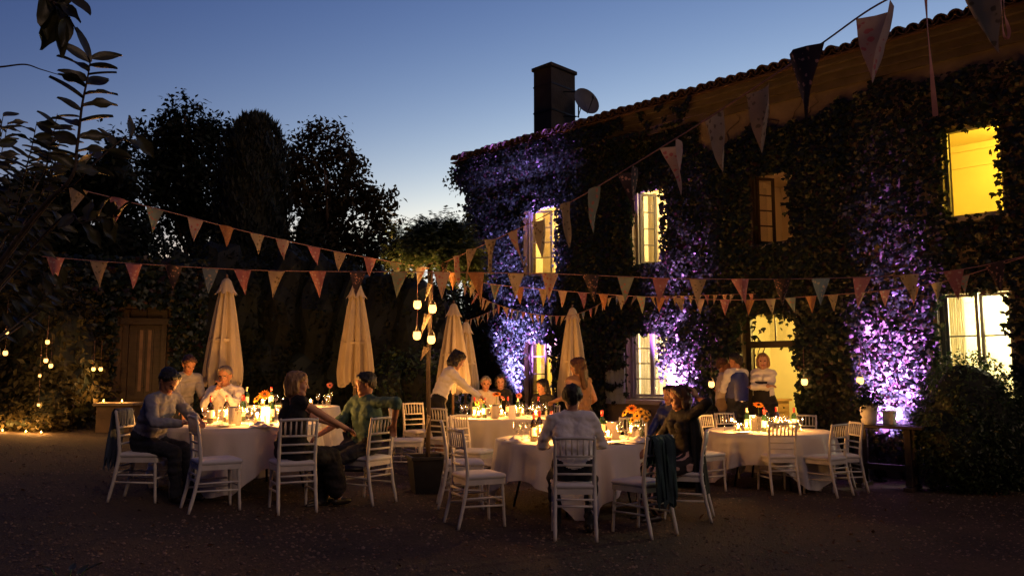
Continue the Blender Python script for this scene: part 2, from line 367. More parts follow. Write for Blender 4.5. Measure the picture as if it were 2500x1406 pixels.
# moulded cornice and soffit
mb = MB()
for k, (o, z0, z1) in enumerate(((.06, EAVE-.42, EAVE-.30), (.12, EAVE-.298, EAVE-.18), (.22, EAVE-.178, EAVE-.08), (.30, EAVE-.078, EAVE+.0))):
    mb.box(-o, LEN+o, -o, .2, z0, z1)
    mb.box(-o, -.002, .202, DEP, z0, z1)
mb.build('cornice', M('weathered cornice stone', (.10,.08,.065), .9, .3, 2.5, .5, 14), house)
# low pitched roof of half-round clay tiles
OVH = .42; SL = math.tan(R(13)); RID = DEP/2
roof = MB().box(-.40, LEN+.4, -OVH+.04, RID, EAVE+.002, EAVE+.03).build('roof', m_tile, house)
tp = .21; nt = int((LEN+.8)/tp)
def half_tile(r, l, n=7, th=.018):
    mb = MB(); P = []
    for y, k in ((0, 1.0), (l, .86)):
        P.append([(math.cos(math.pi*i/n)*r*k, y, math.sin(math.pi*i/n)*r*k + y*SL) for i in range(n+1)])
    mb.grid(P); Q = [[(x*(1-th/r), y, z-th) for x, y, z in row] for row in P]; mb.grid(Q)
    mb.grid([P[0], Q[0]]); mb.grid([P[1], Q[1]]); return mb
tm = half_tile(.105, .44).mesh('roof_tile', m_tile, True); tm2 = half_tile(.105, .44)
tm2.v = [(x, y, -z*.9+.09+2*y*SL) for x, y, z in tm2.v]; tm2 = tm2.mesh('channel_tile', m_tile, True)
for i in range(nt):
    x = -.36 + (i+.5)*tp
    t = obj('roof_tile', tm, roof, (x + rnd.uniform(-.012,.012), -OVH + rnd.uniform(-.03,.03), EAVE+.075 + rnd.uniform(-.008,.012)))
    t.rotation_euler = (rnd.uniform(-.03,.03), rnd.uniform(-.05,.05), rnd.uniform(-.05,.05))
    c = obj('channel_tile', tm2, roof, (x + tp/2, -OVH + .02 + rnd.uniform(-.02,.02), EAVE+.032))
mb = MB()
for sgn in (0, 1):
    P = []
    nx = nt*6
    for j in range(2):
        yy = (-OVH+.36) if j == 0 else RID
        row = []
        for i in range(nx+1):
            x = -.36 + i*tp/6; zz = EAVE + .09 + (yy+OVH)*SL + .07*abs(math.sin(math.pi*i/6))
            row.append((x, yy if not sgn else DEP-yy, zz))
        P.append(row)
    mb.grid(P)
tag(mb.build('tile_rows', m_tile, roof), kind='stuff')
mb = MB(); zr = EAVE+.09+(RID+OVH)*SL
mb.tube([(-.36, RID, zr+.03), (LEN+.36, RID, zr+.03)], .12, 8); mb.build('ridge', m_tile, roof)
for x in (.0, LEN-.3):                             # gable triangles
    mb = MB(); q = [(0,0),(DEP,0),(DEP/2,(RID)*SL+.05)]
    v = [(x+.0, a, EAVE+.03+b) for a, b in q] + [(x+.3, a, EAVE+.03+b) for a, b in q]
    mb.add(v, [(0,1,2),(5,4,3),(0,3,4,1),(1,4,5,2),(2,5,3,0)]); mb.build('gable', m_stone, house)
# chimney
pc = at(1354, 250, 20.6); lc = Vector(((Vector((pc.x,pc.y,0))-H0).dot(HD), -(Vector((pc.x,pc.y,0))-H0).dot(HN)))
zt = at(1354, 172, 20.6).z
cw, ch_ = .31, .47
m_chim = M('chimney render', (.045,.038,.034), .9, .3, 3, .5, 20)
mb = MB(); mb.box(lc.x-cw, lc.x+cw, lc.y-ch_, lc.y+ch_, EAVE, zt-.1)
chim = mb.build('chimney', m_chim, house)
mb = MB(); mb.box(lc.x-cw-.05, lc.x+cw+.05, lc.y-ch_-.05, lc.y+ch_+.05, zt-.098, zt); mb.build('chimney_cap', m_chim, chim, bevel=.015)
mb = MB()
for z in (zt-.55, zt-1.25): MB().box(lc.x-cw-.012, lc.x+cw+.012, lc.y-ch_-.012, lc.y+ch_+.012, z, z+.04).build('strap', m_dark, chim)
# satellite dish on the chimney
dp = at(1428, 252, 20.3)
dish = thing('satellite_dish', 'round grey satellite dish bracketed to the chimney', 'satellite dish', dp)
mb = MB(); prof = [(.001, .0)] + [(.40*k/6, .10*(k/6)**2) for k in range(1, 7)]
P = []
for r, z in prof: P.append([(r*.92*math.cos(2*math.pi*k/24), r*math.sin(2*math.pi*k/24), z) for k in range(24)])
mb.grid(P, closed=True); Q = [[(x, y, z-.012) for x, y, z in row] for row in P]; mb.grid(Q, closed=True)
m_dish = M('dish enamel', (.10,.105,.12), .6, .15, 6)
dm = mb.build('reflector', m_dish, dish, True); dd = Vector((.45, -.85, .35)).normalized()
dm.rotation_euler = dd.to_track_quat('Z', 'Y').to_euler()
mb = MB(); mb.tube([(0,0,0), dd*.12+Vector((0,0,-.35)), dd*.42+Vector((0,0,-.12))], .012, 6); mb.ell(tuple(dd*.42+Vector((0,0,-.10))), (.04,.04,.05)); mb.build('feed_arm', m_dish, dish)
ce = hw(lc.x+cw+.0, -lc.y-ch_*.0, 0) - dp
mb = MB()
for z in (.33, -.33): mb.tube([(ce.x, ce.y, z), (-.16, .10, z), (-.1, .08, z*.3)], .016, 6)
mb.tube([(-.16,.10,.36), (-.16,.10,-.36)], .02, 6); mb.build('bracket', m_dark, dish)

# ---- windows ---------------------------------------------------------------
def casement(win, x0, x1, z0, z1, y, rows, hinge, ang, fm):
    """one glazed leaf: stiles + rails + bars, each pane its own piece; hinge 0 = left edge, 1 = right edge"""
    W = x1-x0; b = .045; mb = MB(); hx = x0 if hinge == 0 else x1
    def lx(a): return a if hinge == 0 else -a
    def bx(a0, a1, c0, c1, t=.022): q = sorted((lx(a0), lx(a1))); mb.box(q[0], q[1], -t, t, c0, c1)
    bx(0, b, z0, z1); bx(W-b, W, z0, z1); bx(b, W-b, z0, z0+b*1.3); bx(b, W-b, z1-b, z1)
    hh = (z1-b-z0-b*1.3)/rows
    for r in range(1, rows): bx(b, W-b, z0+b*1.3+r*hh-.011, z0+b*1.3+r*hh+.011, .014)
    e = mb.build('casement', fm, win); e.location = (hx, y, 0); e.rotation_euler = (0, 0, ang if hinge == 0 else -ang)
    for r in range(rows):
        q = sorted((lx(b-.004), lx(W-b+.004))); m2 = MB(); m2.box(q[0], q[1], -.002, .002, z0+b*1.3+r*hh+.008, z0+b*1.3+(r+1)*hh-.008)
        p = m2.build('pane', m_pane, win); p.location = (hx, y, 0); p.rotation_euler = e.rotation_euler
def window(key, rows, a1, a2, fm=m_frame, lab=None):
    a, b, c, d = OP[key]; f = .05; y = .17
    mb = MB()
    mb.box(a+.002, a+f, y-.03, y+.03, c+.002, d-.002); mb.box(b-f, b-.002, y-.03, y+.03, c+.002, d-.002)
    mb.box(a+f, b-f, y-.03, y+.03, c+.002, c+f); mb.box(a+f, b-f, y-.03, y+.03, d-f, d-.002)
    win = mb.build('window', fm, house)
    if lab: win['label'] = lab
    mid = (a+b)/2
    casement(win, a+f+.003, mid-.002, c+f+.004, d-f-.004, y+.035, rows, 0, a1, fm)
    casement(win, mid+.002, b-f-.003, c+f+.004, d-f-.004, y+.035, rows, 1, a2, fm)
    mb = MB(); mb.box(a-.06, b+.06, -.07, .10, c-.09, c+.001+.0); mb.build('sill', m_stone2, win, bevel=.01)
    return win
window('w1', 4, R(30), R(132), m_frame, 'open four-pane casement window glowing yellow at the left end')
window('w2', 4, R(62), R(132))
window('w3', 4, R(62), R(132), m_dwood, 'dimly lit brown open window')
window('w4', 4, R(128), R(128))
window('g1', 4, 0, R(20), m_dwood)
window('g2', 4, 0, 0, M('uplight violet frame paint', (.32,.30,.36), .5, .15, 8), 'closed ground floor window with thick centre mullion')  # frame colour carries the violet cast of the uplight
window('g4', 3, R(6), R(10))
# rooms behind the openings, each with its own ceiling lamp
def room(key, w, hh, dep, col, power, drop=.35, z0=None, lo=.45, yl=None):
    a, b, c, d = OP[key]; m_ = (a+b)/2; zf = (z0 if z0 is not None else c-.8); zc = d+hh; y0 = TH+.004
    mb = MB(); x0, x1, y1 = m_-w/2, m_+w/2, y0+dep
    v = [(x0,y0,zf),(x1,y0,zf),(x1,y1,zf),(x0,y1,zf),(x0,y0,zc),(x1,y0,zc),(x1,y1,zc),(x0,y1,zc)]
    mb.add(v, [(0,1,2,3),(7,6,5,4),(2,1,5,6),(3,2,6,7),(0,3,7,4)]); mb.build('room', m_plast, house)
    for nm, q, a_, b_ in (('picture_rail', .03, zc-.42, zc-.36), ('coving', .05, zc-.12, zc-.003), ('skirting', .025, zf+.003, zf+.16)):
        MB().box(x0+.003, x1-.003, y1-q, y1-.003, a_, b_).build(nm, m_plast, house)
    l = bpy.data.lights.new('room_lamp', 'POINT'); l.energy = power; l.color = col; l.shadow_soft_size = .12
    lo_ = bpy.data.objects.new('room_lamp', l); COL.objects.link(lo_); lo_.parent = house
    lo_.location = (m_ + lo, y0 + (yl if yl else dep*.45), zc-drop)
YEL = (1,.60,.16)
room('w1', 2.3, .35, 2.2, (1,.64,.22), 170, lo=.5)
room('w2', 2.2, .35, 2.2, (1,.72,.34), 260, lo=.4)
room('w3', 2.2, .25, 2.2, (1,.42,.16), 5, lo=.3)
room('w4', 2.6, .35, 2.2, (1,.60,.05), 170, lo=.6)
room('g1', 1.9, .2, 2.0, (1,.66,.10), 150, z0=0., lo=.4)
room('g2', 1.9, .2, 2.0, (1,.84,.60), 220, z0=0., lo=.3)
room('door', 3.1, .05, 2.6, (1,.68,.16), 230, z0=.05, lo=.5, drop=.2)
room('g4', 2.7, .12, 2.2, (1,.90,.52), 480, z0=.05, lo=.3)
# net curtain hung in one ground floor window, folded drape
def curtain(key, fx0, fx1, lab):
    a, b, c, d = OP[key]; y = TH+.12; x0 = a+(b-a)*fx0; x1 = a+(b-a)*fx1; P = []
    for j in range(8):
        z = d-.02-(d-c)*j/7.; P.append([(x0+(x1-x0)*i/40, y+.025*math.sin(i*1.1+.3*j), z) for i in range(41)])
    o = MB().grid(P).build('curtain', M('net curtain', (.85,.78,.6), .9, .05, 9, trans=.5), house, True); o['label'] = lab
curtain('g2', -.05, .42, 'pale curtain behind the left half of the window'); curtain('g1', .0, .6, 'yellow lit curtain'); curtain('w1', .1, .4, 'drawn pale curtain')
curtain('w2', .02, .3, 'drawn pale curtain'); curtain('g4', .0, .22, 'white curtain at the left of the brightest window'); curtain('g4', .8, 1., 'white curtain at the right of the brightest window')

# doorway: frame, transom, half-open door leaf, stone step
a, b, c, d = OP['door']; zt_ = fac(1885, 838)[1]
mb = MB(); y = .20
mb.box(a+.002, a+.10, y-.04, y+.05, c, d-.002); mb.box(b-.08, b-.002, y-.04, y+.05, c, d-.002); mb.box(a+.10, b-.08, y-.035, y+.045, zt_-.07, zt_+.05); mb.box(a+.10, b-.08, y-.035, y+.045, d-.09, d-.002)
dr = mb.build('doorway', m_dwood, house); dr['label'] = 'dark timber door frame with glazed transom over the bright hall'
for k in (1,): mb = MB(); mb.box(a+(b-a)*.52-.012, a+(b-a)*.52+.012, y-.015, y+.015, zt_+.05, d-.09); mb.build('transom_bar', m_dwood, dr)
for k in range(2): mb = MB(); mb.box(a+.10+(b-a-.18)*k*.5+.014*k, a+.10+(b-a-.18)*(k+1)*.5-.014, y-.002, y+.002, zt_+.05, d-.09); mb.build('transom_pane', m_pane, dr)
mb = MB(); W = (b-a)*.46; mb.box(0, W, -.022, .022, c+.01, zt_-.08); lf = mb.build('door_leaf', m_dwood, dr); lf.location = (a+.102, y+.05, 0); lf.rotation_euler = (0,0,R(124))
mb = MB(); mb.box(a-.35, b+.3, -1.35, -.002, -.4, .055); mb.build('doorstep', m_stone2, house, bevel=.02)

# things in the hall
ce = hw((a+b)/2-1.55+.34, -(TH+1.35), .055)
sb = thing('sideboard', 'carved oak sideboard standing inside the lit doorway', 'sideboard', ce, HA+math.pi/2)
mb = MB(); mb.box(-.8,.8,-.27,.27,.08,.86); mb.build('carcass', m_wood, sb, bevel=.008)
mb = MB(); mb.box(-.85,.85,-.32,.30,.862,.91); mb.build('top', m_wood, sb, bevel=.01)
for k in range(3):
    x0 = -.74+.5*k; d_ = MB().box(x0, x0+.46, -.295, -.272, .14, .62).build('door', m_wood, sb, bevel=.006)
    MB().box(x0+.06, x0+.40, -.305, -.2955, .20, .56).build('raised_panel', m_wood, d_, bevel=.006)
    w_ = MB().box(x0, x0+.46, -.295, -.272, .65, .82).build('drawer', m_wood, sb, bevel=.006)
    mb = MB(); mb.ell((x0+.23,-.305,.735), (.018,.018,.018)); mb.build('knob', m_iron, w_, True)
for sx in (-1,1):
    for sy in (-1,1): MB().tube([(sx*.74, sy*.22, 0), (sx*.74, sy*.22, .085)], [.03,.04], 8).build('foot', m_wood, sb)
hr = thing('scroll_rail', 'row of scrolled iron coat hooks on the hall wall', 'coat hooks', hw((a+b)/2-1.546, -(TH+1.35), 1.92), HA+math.pi/2)
MB().box(-.95,.95,-.015,.0,.12,.16).build('rail', m_iron, hr)
sm_ = MB(); sm_.tube([(0,-.02,.12),(.03,-.03,.16),(.07,-.04,.14),(.06,-.05,.08),(.0,-.05,.03),(-.03,-.05,-.04),(.0,-.06,-.09),(.05,-.06,-.08),(.06,-.06,-.04)], .011, 6); sm_ = sm_.mesh('hook', m_iron, True)
for k in range(9): obj('hook', sm_, hr, (-.85+.21*k, 0, 0))

# shutters folded back beside ground floor openings
def shutter(u0, u1, v0, v1, out, lab):
    s0, z1 = fac((u0), v0); s1, z0 = fac(u1, v1); z1 = fac((u0+u1)/2, v0)[1]; z0 = fac((u0+u1)/2, v1)[1]
    t = thing('shutter', lab, 'shutter', hw((s0+s1)/2, out, z0), HA); W = s1-s0; H = z1-z0; n = 4
    for k in range(n): MB().box(-W/2+W*k/n+.003, -W/2+W*(k+1)/n-.003, -.016, .016, 0, H).build('plank', m_shut, t, bevel=.004)
    for z in (H*.18, H*.8): MB().box(-W/2+.02, W/2-.02, -.032, -.0165, z, z+.1).build('ledge', m_shut, t, bevel=.004)
shutter(1236, 1276, 850, 1010, .07, 'pale blue plank shutter folded back beside the white-lit ivy column')
shutter(1482, 1532, 850, 985, .07, 'pale blue plank shutter folded back beside the mullioned window')

# ---- ivy --------------------------------------------------------------------
ivy = thing('climbing_ivy', 'dense ivy and creeper covering the whole house front', 'ivy', H0, HA)
def sfr(u, v): return fac(u, v)
fr0 = fac(1740, 300)[0]; fr1 = fac(2150, 180)[0]
SMAX = 13.2
def ivy_mask(s, z):
    n1 = noise.noise(Vector((s*1.1, z*1.1, 3.3))); n2 = noise.noise(Vector((s*4.5, z*4.5, 7.7)))
    for k, (a, b, c, d) in OP.items():
        e = .03 + .07*n2 + (.03 if k[0] == 'w' else .0)
        et = e + (.22 + .25*n1 if k == 'door' else .10 + .15*n1 if k in ('g2','g1') else .02)
        eb = .02 if k[0] == 'w' else -.1
        if k == 'g2': e += .06*n1
        if a+e < s < b-e and c+eb < z < d-et: return False
    top = EAVE - .40
    if z > top: return (s < 4.6 + n1*1.6 or (n2 > .34 and s < fr0)) and z < EAVE+.02
    if fr0 - .3 < s < fr1 + .6*n2 and z > 5.85 + .5*n1 + .4*abs((s-(fr0+fr1)/2)/(fr1-fr0))**2 + .2*n2: return False
    if fr1 - .2 < s and z > 6.15 + .3*n1: return False
    g = OP['g2']
    if g[0]-.45 < s < g[1]+.5 and z < g[2] + .55 + .5*n1: return n2 > .28
    if z < .25 and n1 < 0: return False
    return True
def ivy_thick(s, z):
    n1 = noise.noise(Vector((s*.9+9, z*.9, 1.3))); n2 = noise.noise(Vector((s*3, z*2.2, 4.1)))
    t = .10 + .10*n1 + .07*n2
    if z < 3.0: t += .13*max(0, 1-abs(z-1.9)/1.3)*(1+n1)
    s4 = fac(2110, 900)[0]
    if abs(s-s4) < 1.1 and z < 3.2: t += .10*(1-abs(s-s4)/1.1)*min(1, (3.2-z)/1.2)
    s2 = fac(1690, 900)[0]
    if abs(s-s2) < .8 and z < 2.9: t += .25*(1-abs(s-s2)/.8)*min(1, (2.9-z)/1.)
    return max(.03, t)
pts = []; n_try = 0
while len(pts) < 70000 and n_try < 200000:
    n_try += 1; s = -.12 + rnd.random()*(SMAX+.12); z = -.1 + rnd.random()*(EAVE+.1)
    if rnd.random() < .45 and s > 9.5: s = rnd.random()*9.5
    if not ivy_mask(s, z): continue
    t = ivy_thick(s, z); r = rnd.random()**.6
    if z > EAVE-.42: t += .30; r = .7+.3*r
    elif z > EAVE-.75 and s < 5.5: t += .30*(z-EAVE+.75)/.33
    pts.append((s, -(.015 + t*r), z))
P = np.array(pts); N = len(P)
nr = np.stack([nrs.normal(size=N)*.30, -np.ones(N)*.9, .18+nrs.normal(size=N)*.38], 1)
tp_ = np.stack([nrs.normal(size=N)*.5, -.25+nrs.normal(size=N)*.25, -np.ones(N)], 1)
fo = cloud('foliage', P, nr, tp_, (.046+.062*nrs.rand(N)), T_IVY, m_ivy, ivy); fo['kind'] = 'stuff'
# corner fringe and tufts hanging from the eave end
n = 2300; sx = -.12-.30*nrs.rand(n)**2; zz = nrs.rand(n)*EAVE; yy = nrs.rand(n)*1.4-.1
P = np.stack([sx, yy, zz], 1)
c_ = nrs.normal(size=(900,3))*np.array([.16,.22,.17]) + np.array([-.28,.05,EAVE-.30]); c_ = c_[c_[:,2] < EAVE-.05]
P = np.concatenate([P, c_]); n = len(P)
fo = cloud('corner_foliage', P, np.stack([-np.ones(n), nrs.normal(size=n)*.5-.3, .4+nrs.normal(size=n)*.5], 1), np.stack([nrs.normal(size=n)*.5-.3, nrs.normal(size=n)*.5, -np.ones(n)], 1), .055+.07*nrs.rand(n), T_IVY, m_ivy, ivy); fo['kind'] = 'stuff'
# single leaves one can pick out round the bright openings
lm = bpy.data.meshes.new('leaf'); lm.from_pydata([tuple(v) for v in T_IVY[0]], [], T_IVY[1]); lm.materials.append(m_ivy)
cnt = 0
for key, nl in (('w1',36),('w2',36),('w3',22),('w4',56),('g1',24),('g2',26),('door',44),('g4',46)):
    a, b, c, d = OP[key]
    for i in range(nl):
        q = rnd.random()
        if key == 'door' and q < .8: s, z = rnd.uniform(a+.05, b-.02), d - abs(rnd.gauss(0, .28)) - .02
        elif key == 'door': s, z = rnd.choice((a+.01, b-.01)) + rnd.gauss(0, .03), rnd.uniform(zt_, d)
        elif q < .42: s, z = a + abs(rnd.gauss(0, .06)), rnd.uniform(c, d)
        elif q < .80: s, z = b - abs(rnd.gauss(0, .07)), rnd.uniform(c, d)
        elif q < .93: s, z = rnd.uniform(a, b), d - abs(rnd.gauss(0, .09))
        else: s, z = rnd.uniform(a, b), c + abs(rnd.gauss(0, .02))
        l = obj('leaf', lm, ivy, (s, -rnd.uniform(.03, .16), z)); k = rnd.uniform(.07, .13); l.scale = (k, k, k)
        l.rotation_euler = Matrix((( 1,0,0),(0,0,-1),(0,-1,0))).to_euler(); 
        l.rotation_euler = (R(90)+rnd.gauss(0,.45)+math.pi, rnd.gauss(0,.4), rnd.gauss(0,.5)); cnt += 1
# bare stems crossing the frieze
mb = MB()
for k in range(9):
    s = fr0 + (fr1-fr0)*rnd.random(); z = 5.7; p = [(s, -.02, z)]
    for j in range(7): s += rnd.gauss(.05, .09); z += rnd.uniform(.05, .12); p.append((s, -.018, min(z, EAVE-.45)))
    mb.tube(p, [.014*(1-j/9) for j in range(8)], 5); mb.build('stem', m_bark, ivy, True); mb = MB()
for k in range(26):
    s = rnd.uniform(.2, 12.5); z = -.2
    if any(o[0]-.5 < s < o[1]+.5 for o in OP.values()): continue
    z = -.2; p = [(s, -.03, z)]
    for j in range(10): s += rnd.gauss(0, .07); z += .32; p.append((s, -.03-.02*rnd.random(), z))
    mb.tube(p, [.028*(1-j/14) for j in range(11)], 6); mb.build('stem', m_bark, ivy, True); mb = MB()

# ---- purple uplights at the foot of the wall ---------------------------------
def uplight(u, off, col, power, tz, size, lab, ds=0., tz_off=.0):
    s = fac(u, 950, off)[0]; p = hw(s, off, 0); p.z = gz(p.x)
    t = thing('uplight', lab, 'uplight', p, HA)
    mb = MB(); mb.lathe([(.09,0),(.10,.01),(.10,.03),(.03,.04),(.03,.07)], 14); mb.build('base', m_dark, t)
    mb = MB(); mb.lathe([(.06,.07),(.085,.09),(.095,.20),(.10,.205)], 14, cap=True); mb.build('lamp_head', m_dark, t)
    mb = MB(); mb.lathe([(.085,.207),(.086,.212)], 14); mb.build('lens', ME('uplight lens', col, 4), t)
    l = bpy.data.lights.new('uplight_beam', 'SPOT'); l.energy = power; l.color = col; l.spot_size = size; l.spot_blend = .9; l.shadow_soft_size = .07
    o = bpy.data.objects.new('uplight_beam', l); COL.objects.link(o); o.parent = t; o.location = (0, 0, .24)
    tgt = hw(s+ds, .0+tz_off, tz) - p; R_ = Matrix.Rotation(-HA, 3, 'Z'); dv = R_ @ (tgt - Vector((0,0,.24)))
    o.rotation_euler = dv.to_track_quat('-Z', 'Y').to_euler()
uplight(1214, .85, (.38,.20,1.0), 60000, 2.7, R(48), 'floor uplight washing the left end ivy blue violet')
uplight(1606, .85, (.62,.21,1.0), 42000, 1.7, R(46), 'floor uplight washing the mullioned window ivy magenta violet')
uplight(2138, .68, (.54,.20,1.0), 24000, 1.4, R(46), 'floor uplight behind the dark trestle table washing the creeper purple')
# ================================================================== chairs
def make_chair():
    t = thing('banquet_chair', 'x', 'chair', group='white wooden banquet chairs')
    def ring(p0, p1, r, nseg=9):                  # turned pole with bamboo knuckles
        p0, p1 = Vector(p0), Vector(p1); P = []; Q = []
        for i in range(nseg*2+1):
            f = i/(nseg*2); P.append(p0.lerp(p1, f)); Q.append(r*(1.0 + (.16 if i % 6 == 3 else 0)))
        return P, Q
    for s in (-1, 1):
        mb = MB(); pts = [(s*.185,-.285,0),(s*.183,-.235,.2),(s*.18,-.195,.42),(s*.178,-.19,.52),(s*.178,-.205,.68),(s*.180,-.245,.92)]
        rr = [.015,.018,.020,.019,.017,.014]; P = []; Q = []
        for i in range(len(pts)-1):
            for k in range(4):
                f = k/4; P.append(Vector(pts[i]).lerp(Vector(pts[i+1]), f)); Q.append((rr[i]*(1-f)+rr[i+1]*f)*(1.14 if (k == 2 and i not in (2,)) else 1))
        P.append(Vector(pts[-1])); Q.append(rr[-1]); P.append(Vector(pts[-1])+Vector((0,-.002,.008))); Q.append(.008)
        mb.tube(P, Q, 8); mb.build('rear_leg', m_white, t, True)
        P, Q = ring((s*.185,.195,0), (s*.175,.17,.43), .018); Q = [q*(.75+.25*i/len(Q)) for i, q in enumerate(Q)]
        MB().tube(P, Q, 8).build('front_leg', m_white, t, True)
        MB().tube([(s*.184,.186,.20),(s*.183,-.235,.21)], .0105, 6).build('side_stretcher', m_white, t, True)
        MB().tube([(s*.182,.183,.28),(s*.182,-.222,.28)], .0105, 6).build('side_stretcher', m_white, t, True)
    MB().tube([(-.19,-.242,.905),(-.1,-.252,.912),(0,-.255,.914),(.1,-.252,.912),(.19,-.242,.905)], .0145, 8).build('top_rail', m_white, t, True)
    for z, y, r in ((.75,-.220,.0125),(.665,-.203,.0115),(.585,-.196,.0115)):
        MB().tube([(-.175,y,z),(0,y-.008,z),(.175,y,z)], r, 6).build('back_rail', m_white, t, True)
    for k in range(6):
        x = -.131+.0525*k; MB().tube([(x,-.228,.757),(x,-.236,.83),(x*1.02,-.25,.905)], [.0085,.0105,.0075], 6).build('spindle', m_white, t, True)
    MB().tube([(-.17,.184,.24),(.17,.184,.24)], .0105, 6).build('front_stretcher', m_white, t, True)
    for z in (.30, .36): MB().tube([(-.17,-.215+.00,z),(.17,-.215,z)], .0105, 6).build('rear_stretcher', m_white, t, True)
    # seat frame and pad: rounded squares
    def rsq(w, y0, y1, r, n=4):
        P = []; cx = [(w-r, y1-r, 0), (-w+r, y1-r, 90), (-w*.92+r, y0+r, 180), (w*.92-r, y0+r, 270)]
        for x, y, a in cx:
            for i in range(n+1): q = R(a+90*i/n); P.append((x+r*math.cos(q), y+r*math.sin(q)))
        return P
    mb = MB(); o = rsq(.20, -.205, .205, .03); mb.grid([[(x,y,z) for x, y in o] for z in (.405,.452)], closed=True)
    mb.add([(x,y,.452) for x, y in o], [tuple(range(len(o)))]); mb.add([(x,y,.405) for x, y in o], [tuple(range(len(o)-1,-1,-1))]); mb.build('seat_frame', m_white, t)
    mb = MB(); P = []
    for k, z in ((.96,.454),(1.03,.468),(1.03,.485),(.97,.498),(.75,.507),(.4,.510),(.02,.511)): P.append([(x*k, y*k, z) for x, y in o])
    mb.grid(P, closed=True); mb.build('cushion', m_cush, t, True)
    return t
CH = [
 # u, Y, dir, label
 (350,8.45,(1,.02),'white chair with a blue jacket over its back, man leaning to the table'),
 (524,8.14,(.84,.55),'empty white chair pulled out beside the seated man in the grey shirt'),
 (712,8.31,(-.45,.89),'white chair carrying the blonde woman in the black dress'),
 (892,9.00,(-.84,.55),'white chair carrying the man in the teal shirt'),
 (995,11.3,(1,.04),'empty white chair seen side on behind the black planter'),
 (1025,12.9,(.6,-.8),'empty white chair standing behind the bending waitress'),
 (1168,7.97,(.9,.43),'empty white chair at the near left of the table with the red topped bottles'),
 (1132,8.95,(1,.12),'empty white chair side on, tucked behind another near the planter'),
 (1158,10.2,(.85,-.5),'empty white chair between two round tables, cushion towards the cloth'),
 (1092,11.9,(.6,.8),'empty white chair by the bending waitress, back to the yard'),
 (1400,7.65,(0,1),'white chair with its back square on, man in white shirt seated'),
 (1565,7.88,(-.65,.76),'white chair with a dark teal shawl draped over its back'),
 (1672,8.75,(-.95,.3),'white chair under the woman in the black cardigan'),
 (1720,10.85,(.8,.55),'white chair half hidden behind the woman in the black cardigan'),
 (1897,10.9,(-.08,1),'empty white chair, back square on against the round table by the door'),
 (2014,10.8,(-.6,.8),'empty white chair angled in at the table by the door, nearer of a pair'),
 (2053,11.15,(-1,-.06),'empty white chair side on with a ribbon on its back post'),
 (1962,12.9,(-.45,-.9),'empty white chair on the far side of the table by the door, sideboard behind'),
 (1793,13.0,(.35,-.93),'small looking white chair in front of the waiter in the waistcoat'),
 (1760,12.2,(.7,-.7),'white chair beside the waiter, tucked to the table by the door'),
 (1540,10.72,(-.3,-.95),'empty white chair on the far side of the table with the yellow gerberas'),
 (548,10.78,(.05,-1),'white chair under the grey haired man resting his chin on his hands'),
 (1178,14.55,(.15,-1),'white chair under the red faced man behind the gerberas'),
 (1222,14.75,(0,-1),'white chair under the black haired woman beside the lit shutter'),
 (1330,14.2,(-.45,-.9),'white chair under the dark haired woman in front of the yellow window'),
 (1643,11.15,(-.75,-.66),'white chair under the black haired guest by the mullioned window'),
]
chair0 = make_chair(); CP = []
for i, (u, Yc, d, lab) in enumerate(CH):
    c = chair0 if i == 0 else copy_tree(chair0)
    p = gnd(u, Yc); c.location = p; c.rotation_euler = (0, 0, rzdir(d)); c['label'] = lab; CP.append((p, rzdir(d)))
def cpos(i, loc):                                  # chair-local -> world
    p, r = CP[i]; return p + Matrix.Rotation(r, 3, 'Z') @ Vector(loc)
# cloths over chair backs
def drape(name, lab, cat, ci, w, front, back, mat, x0=0., seed=0, amp=.02, flare=1.0):
    t_p, r = CP[ci]; nz = 34; P = []
    for j in range(24):
        f = j/23; L = front+back+.06
        d = f*L; row = []
        for i in range(nz+1):
            x = x0 + (i/nz-.5)*w*(flare if d > front+.06 else 1)
            wv = amp*math.sin(i*.9+seed)*(.4+f) + amp*.6*math.sin(i*2.1+seed*2+j*.2)
            ln = 1 - .16*abs(math.sin(i*.35+seed))
            if d < front: y, z = -.222+.0+abs(wv)*.5, .925-(front-d)*ln
            elif d < front+.06: q = (d-front)/.06*math.pi; y, z = -.25+.028*math.cos(q), .925+.022*math.sin(q)
            else: dd = (d-front-.06)*ln; y, z = -.280-.10*min(1,dd/.55)*.5 - abs(wv), .925-dd
            row.append((x+wv*.6, y, z))
        P.append(row)
    o = MB().grid(P).build(name, mat, None, True, loc=t_p, rz=r); return tag(o, lab, cat)
drape('jacket', 'dark blue jacket hung over the back of the chair by the candlelit hedge', 'jacket', 0, .34, .18, .62, m_blue, 0, 1)
drape('shawl', 'dark teal shawl with a long black fringe draped over a white chair back', 'shawl', 11, .27, .30, .66, m_teal, -.03, 2, .028, 1.05)

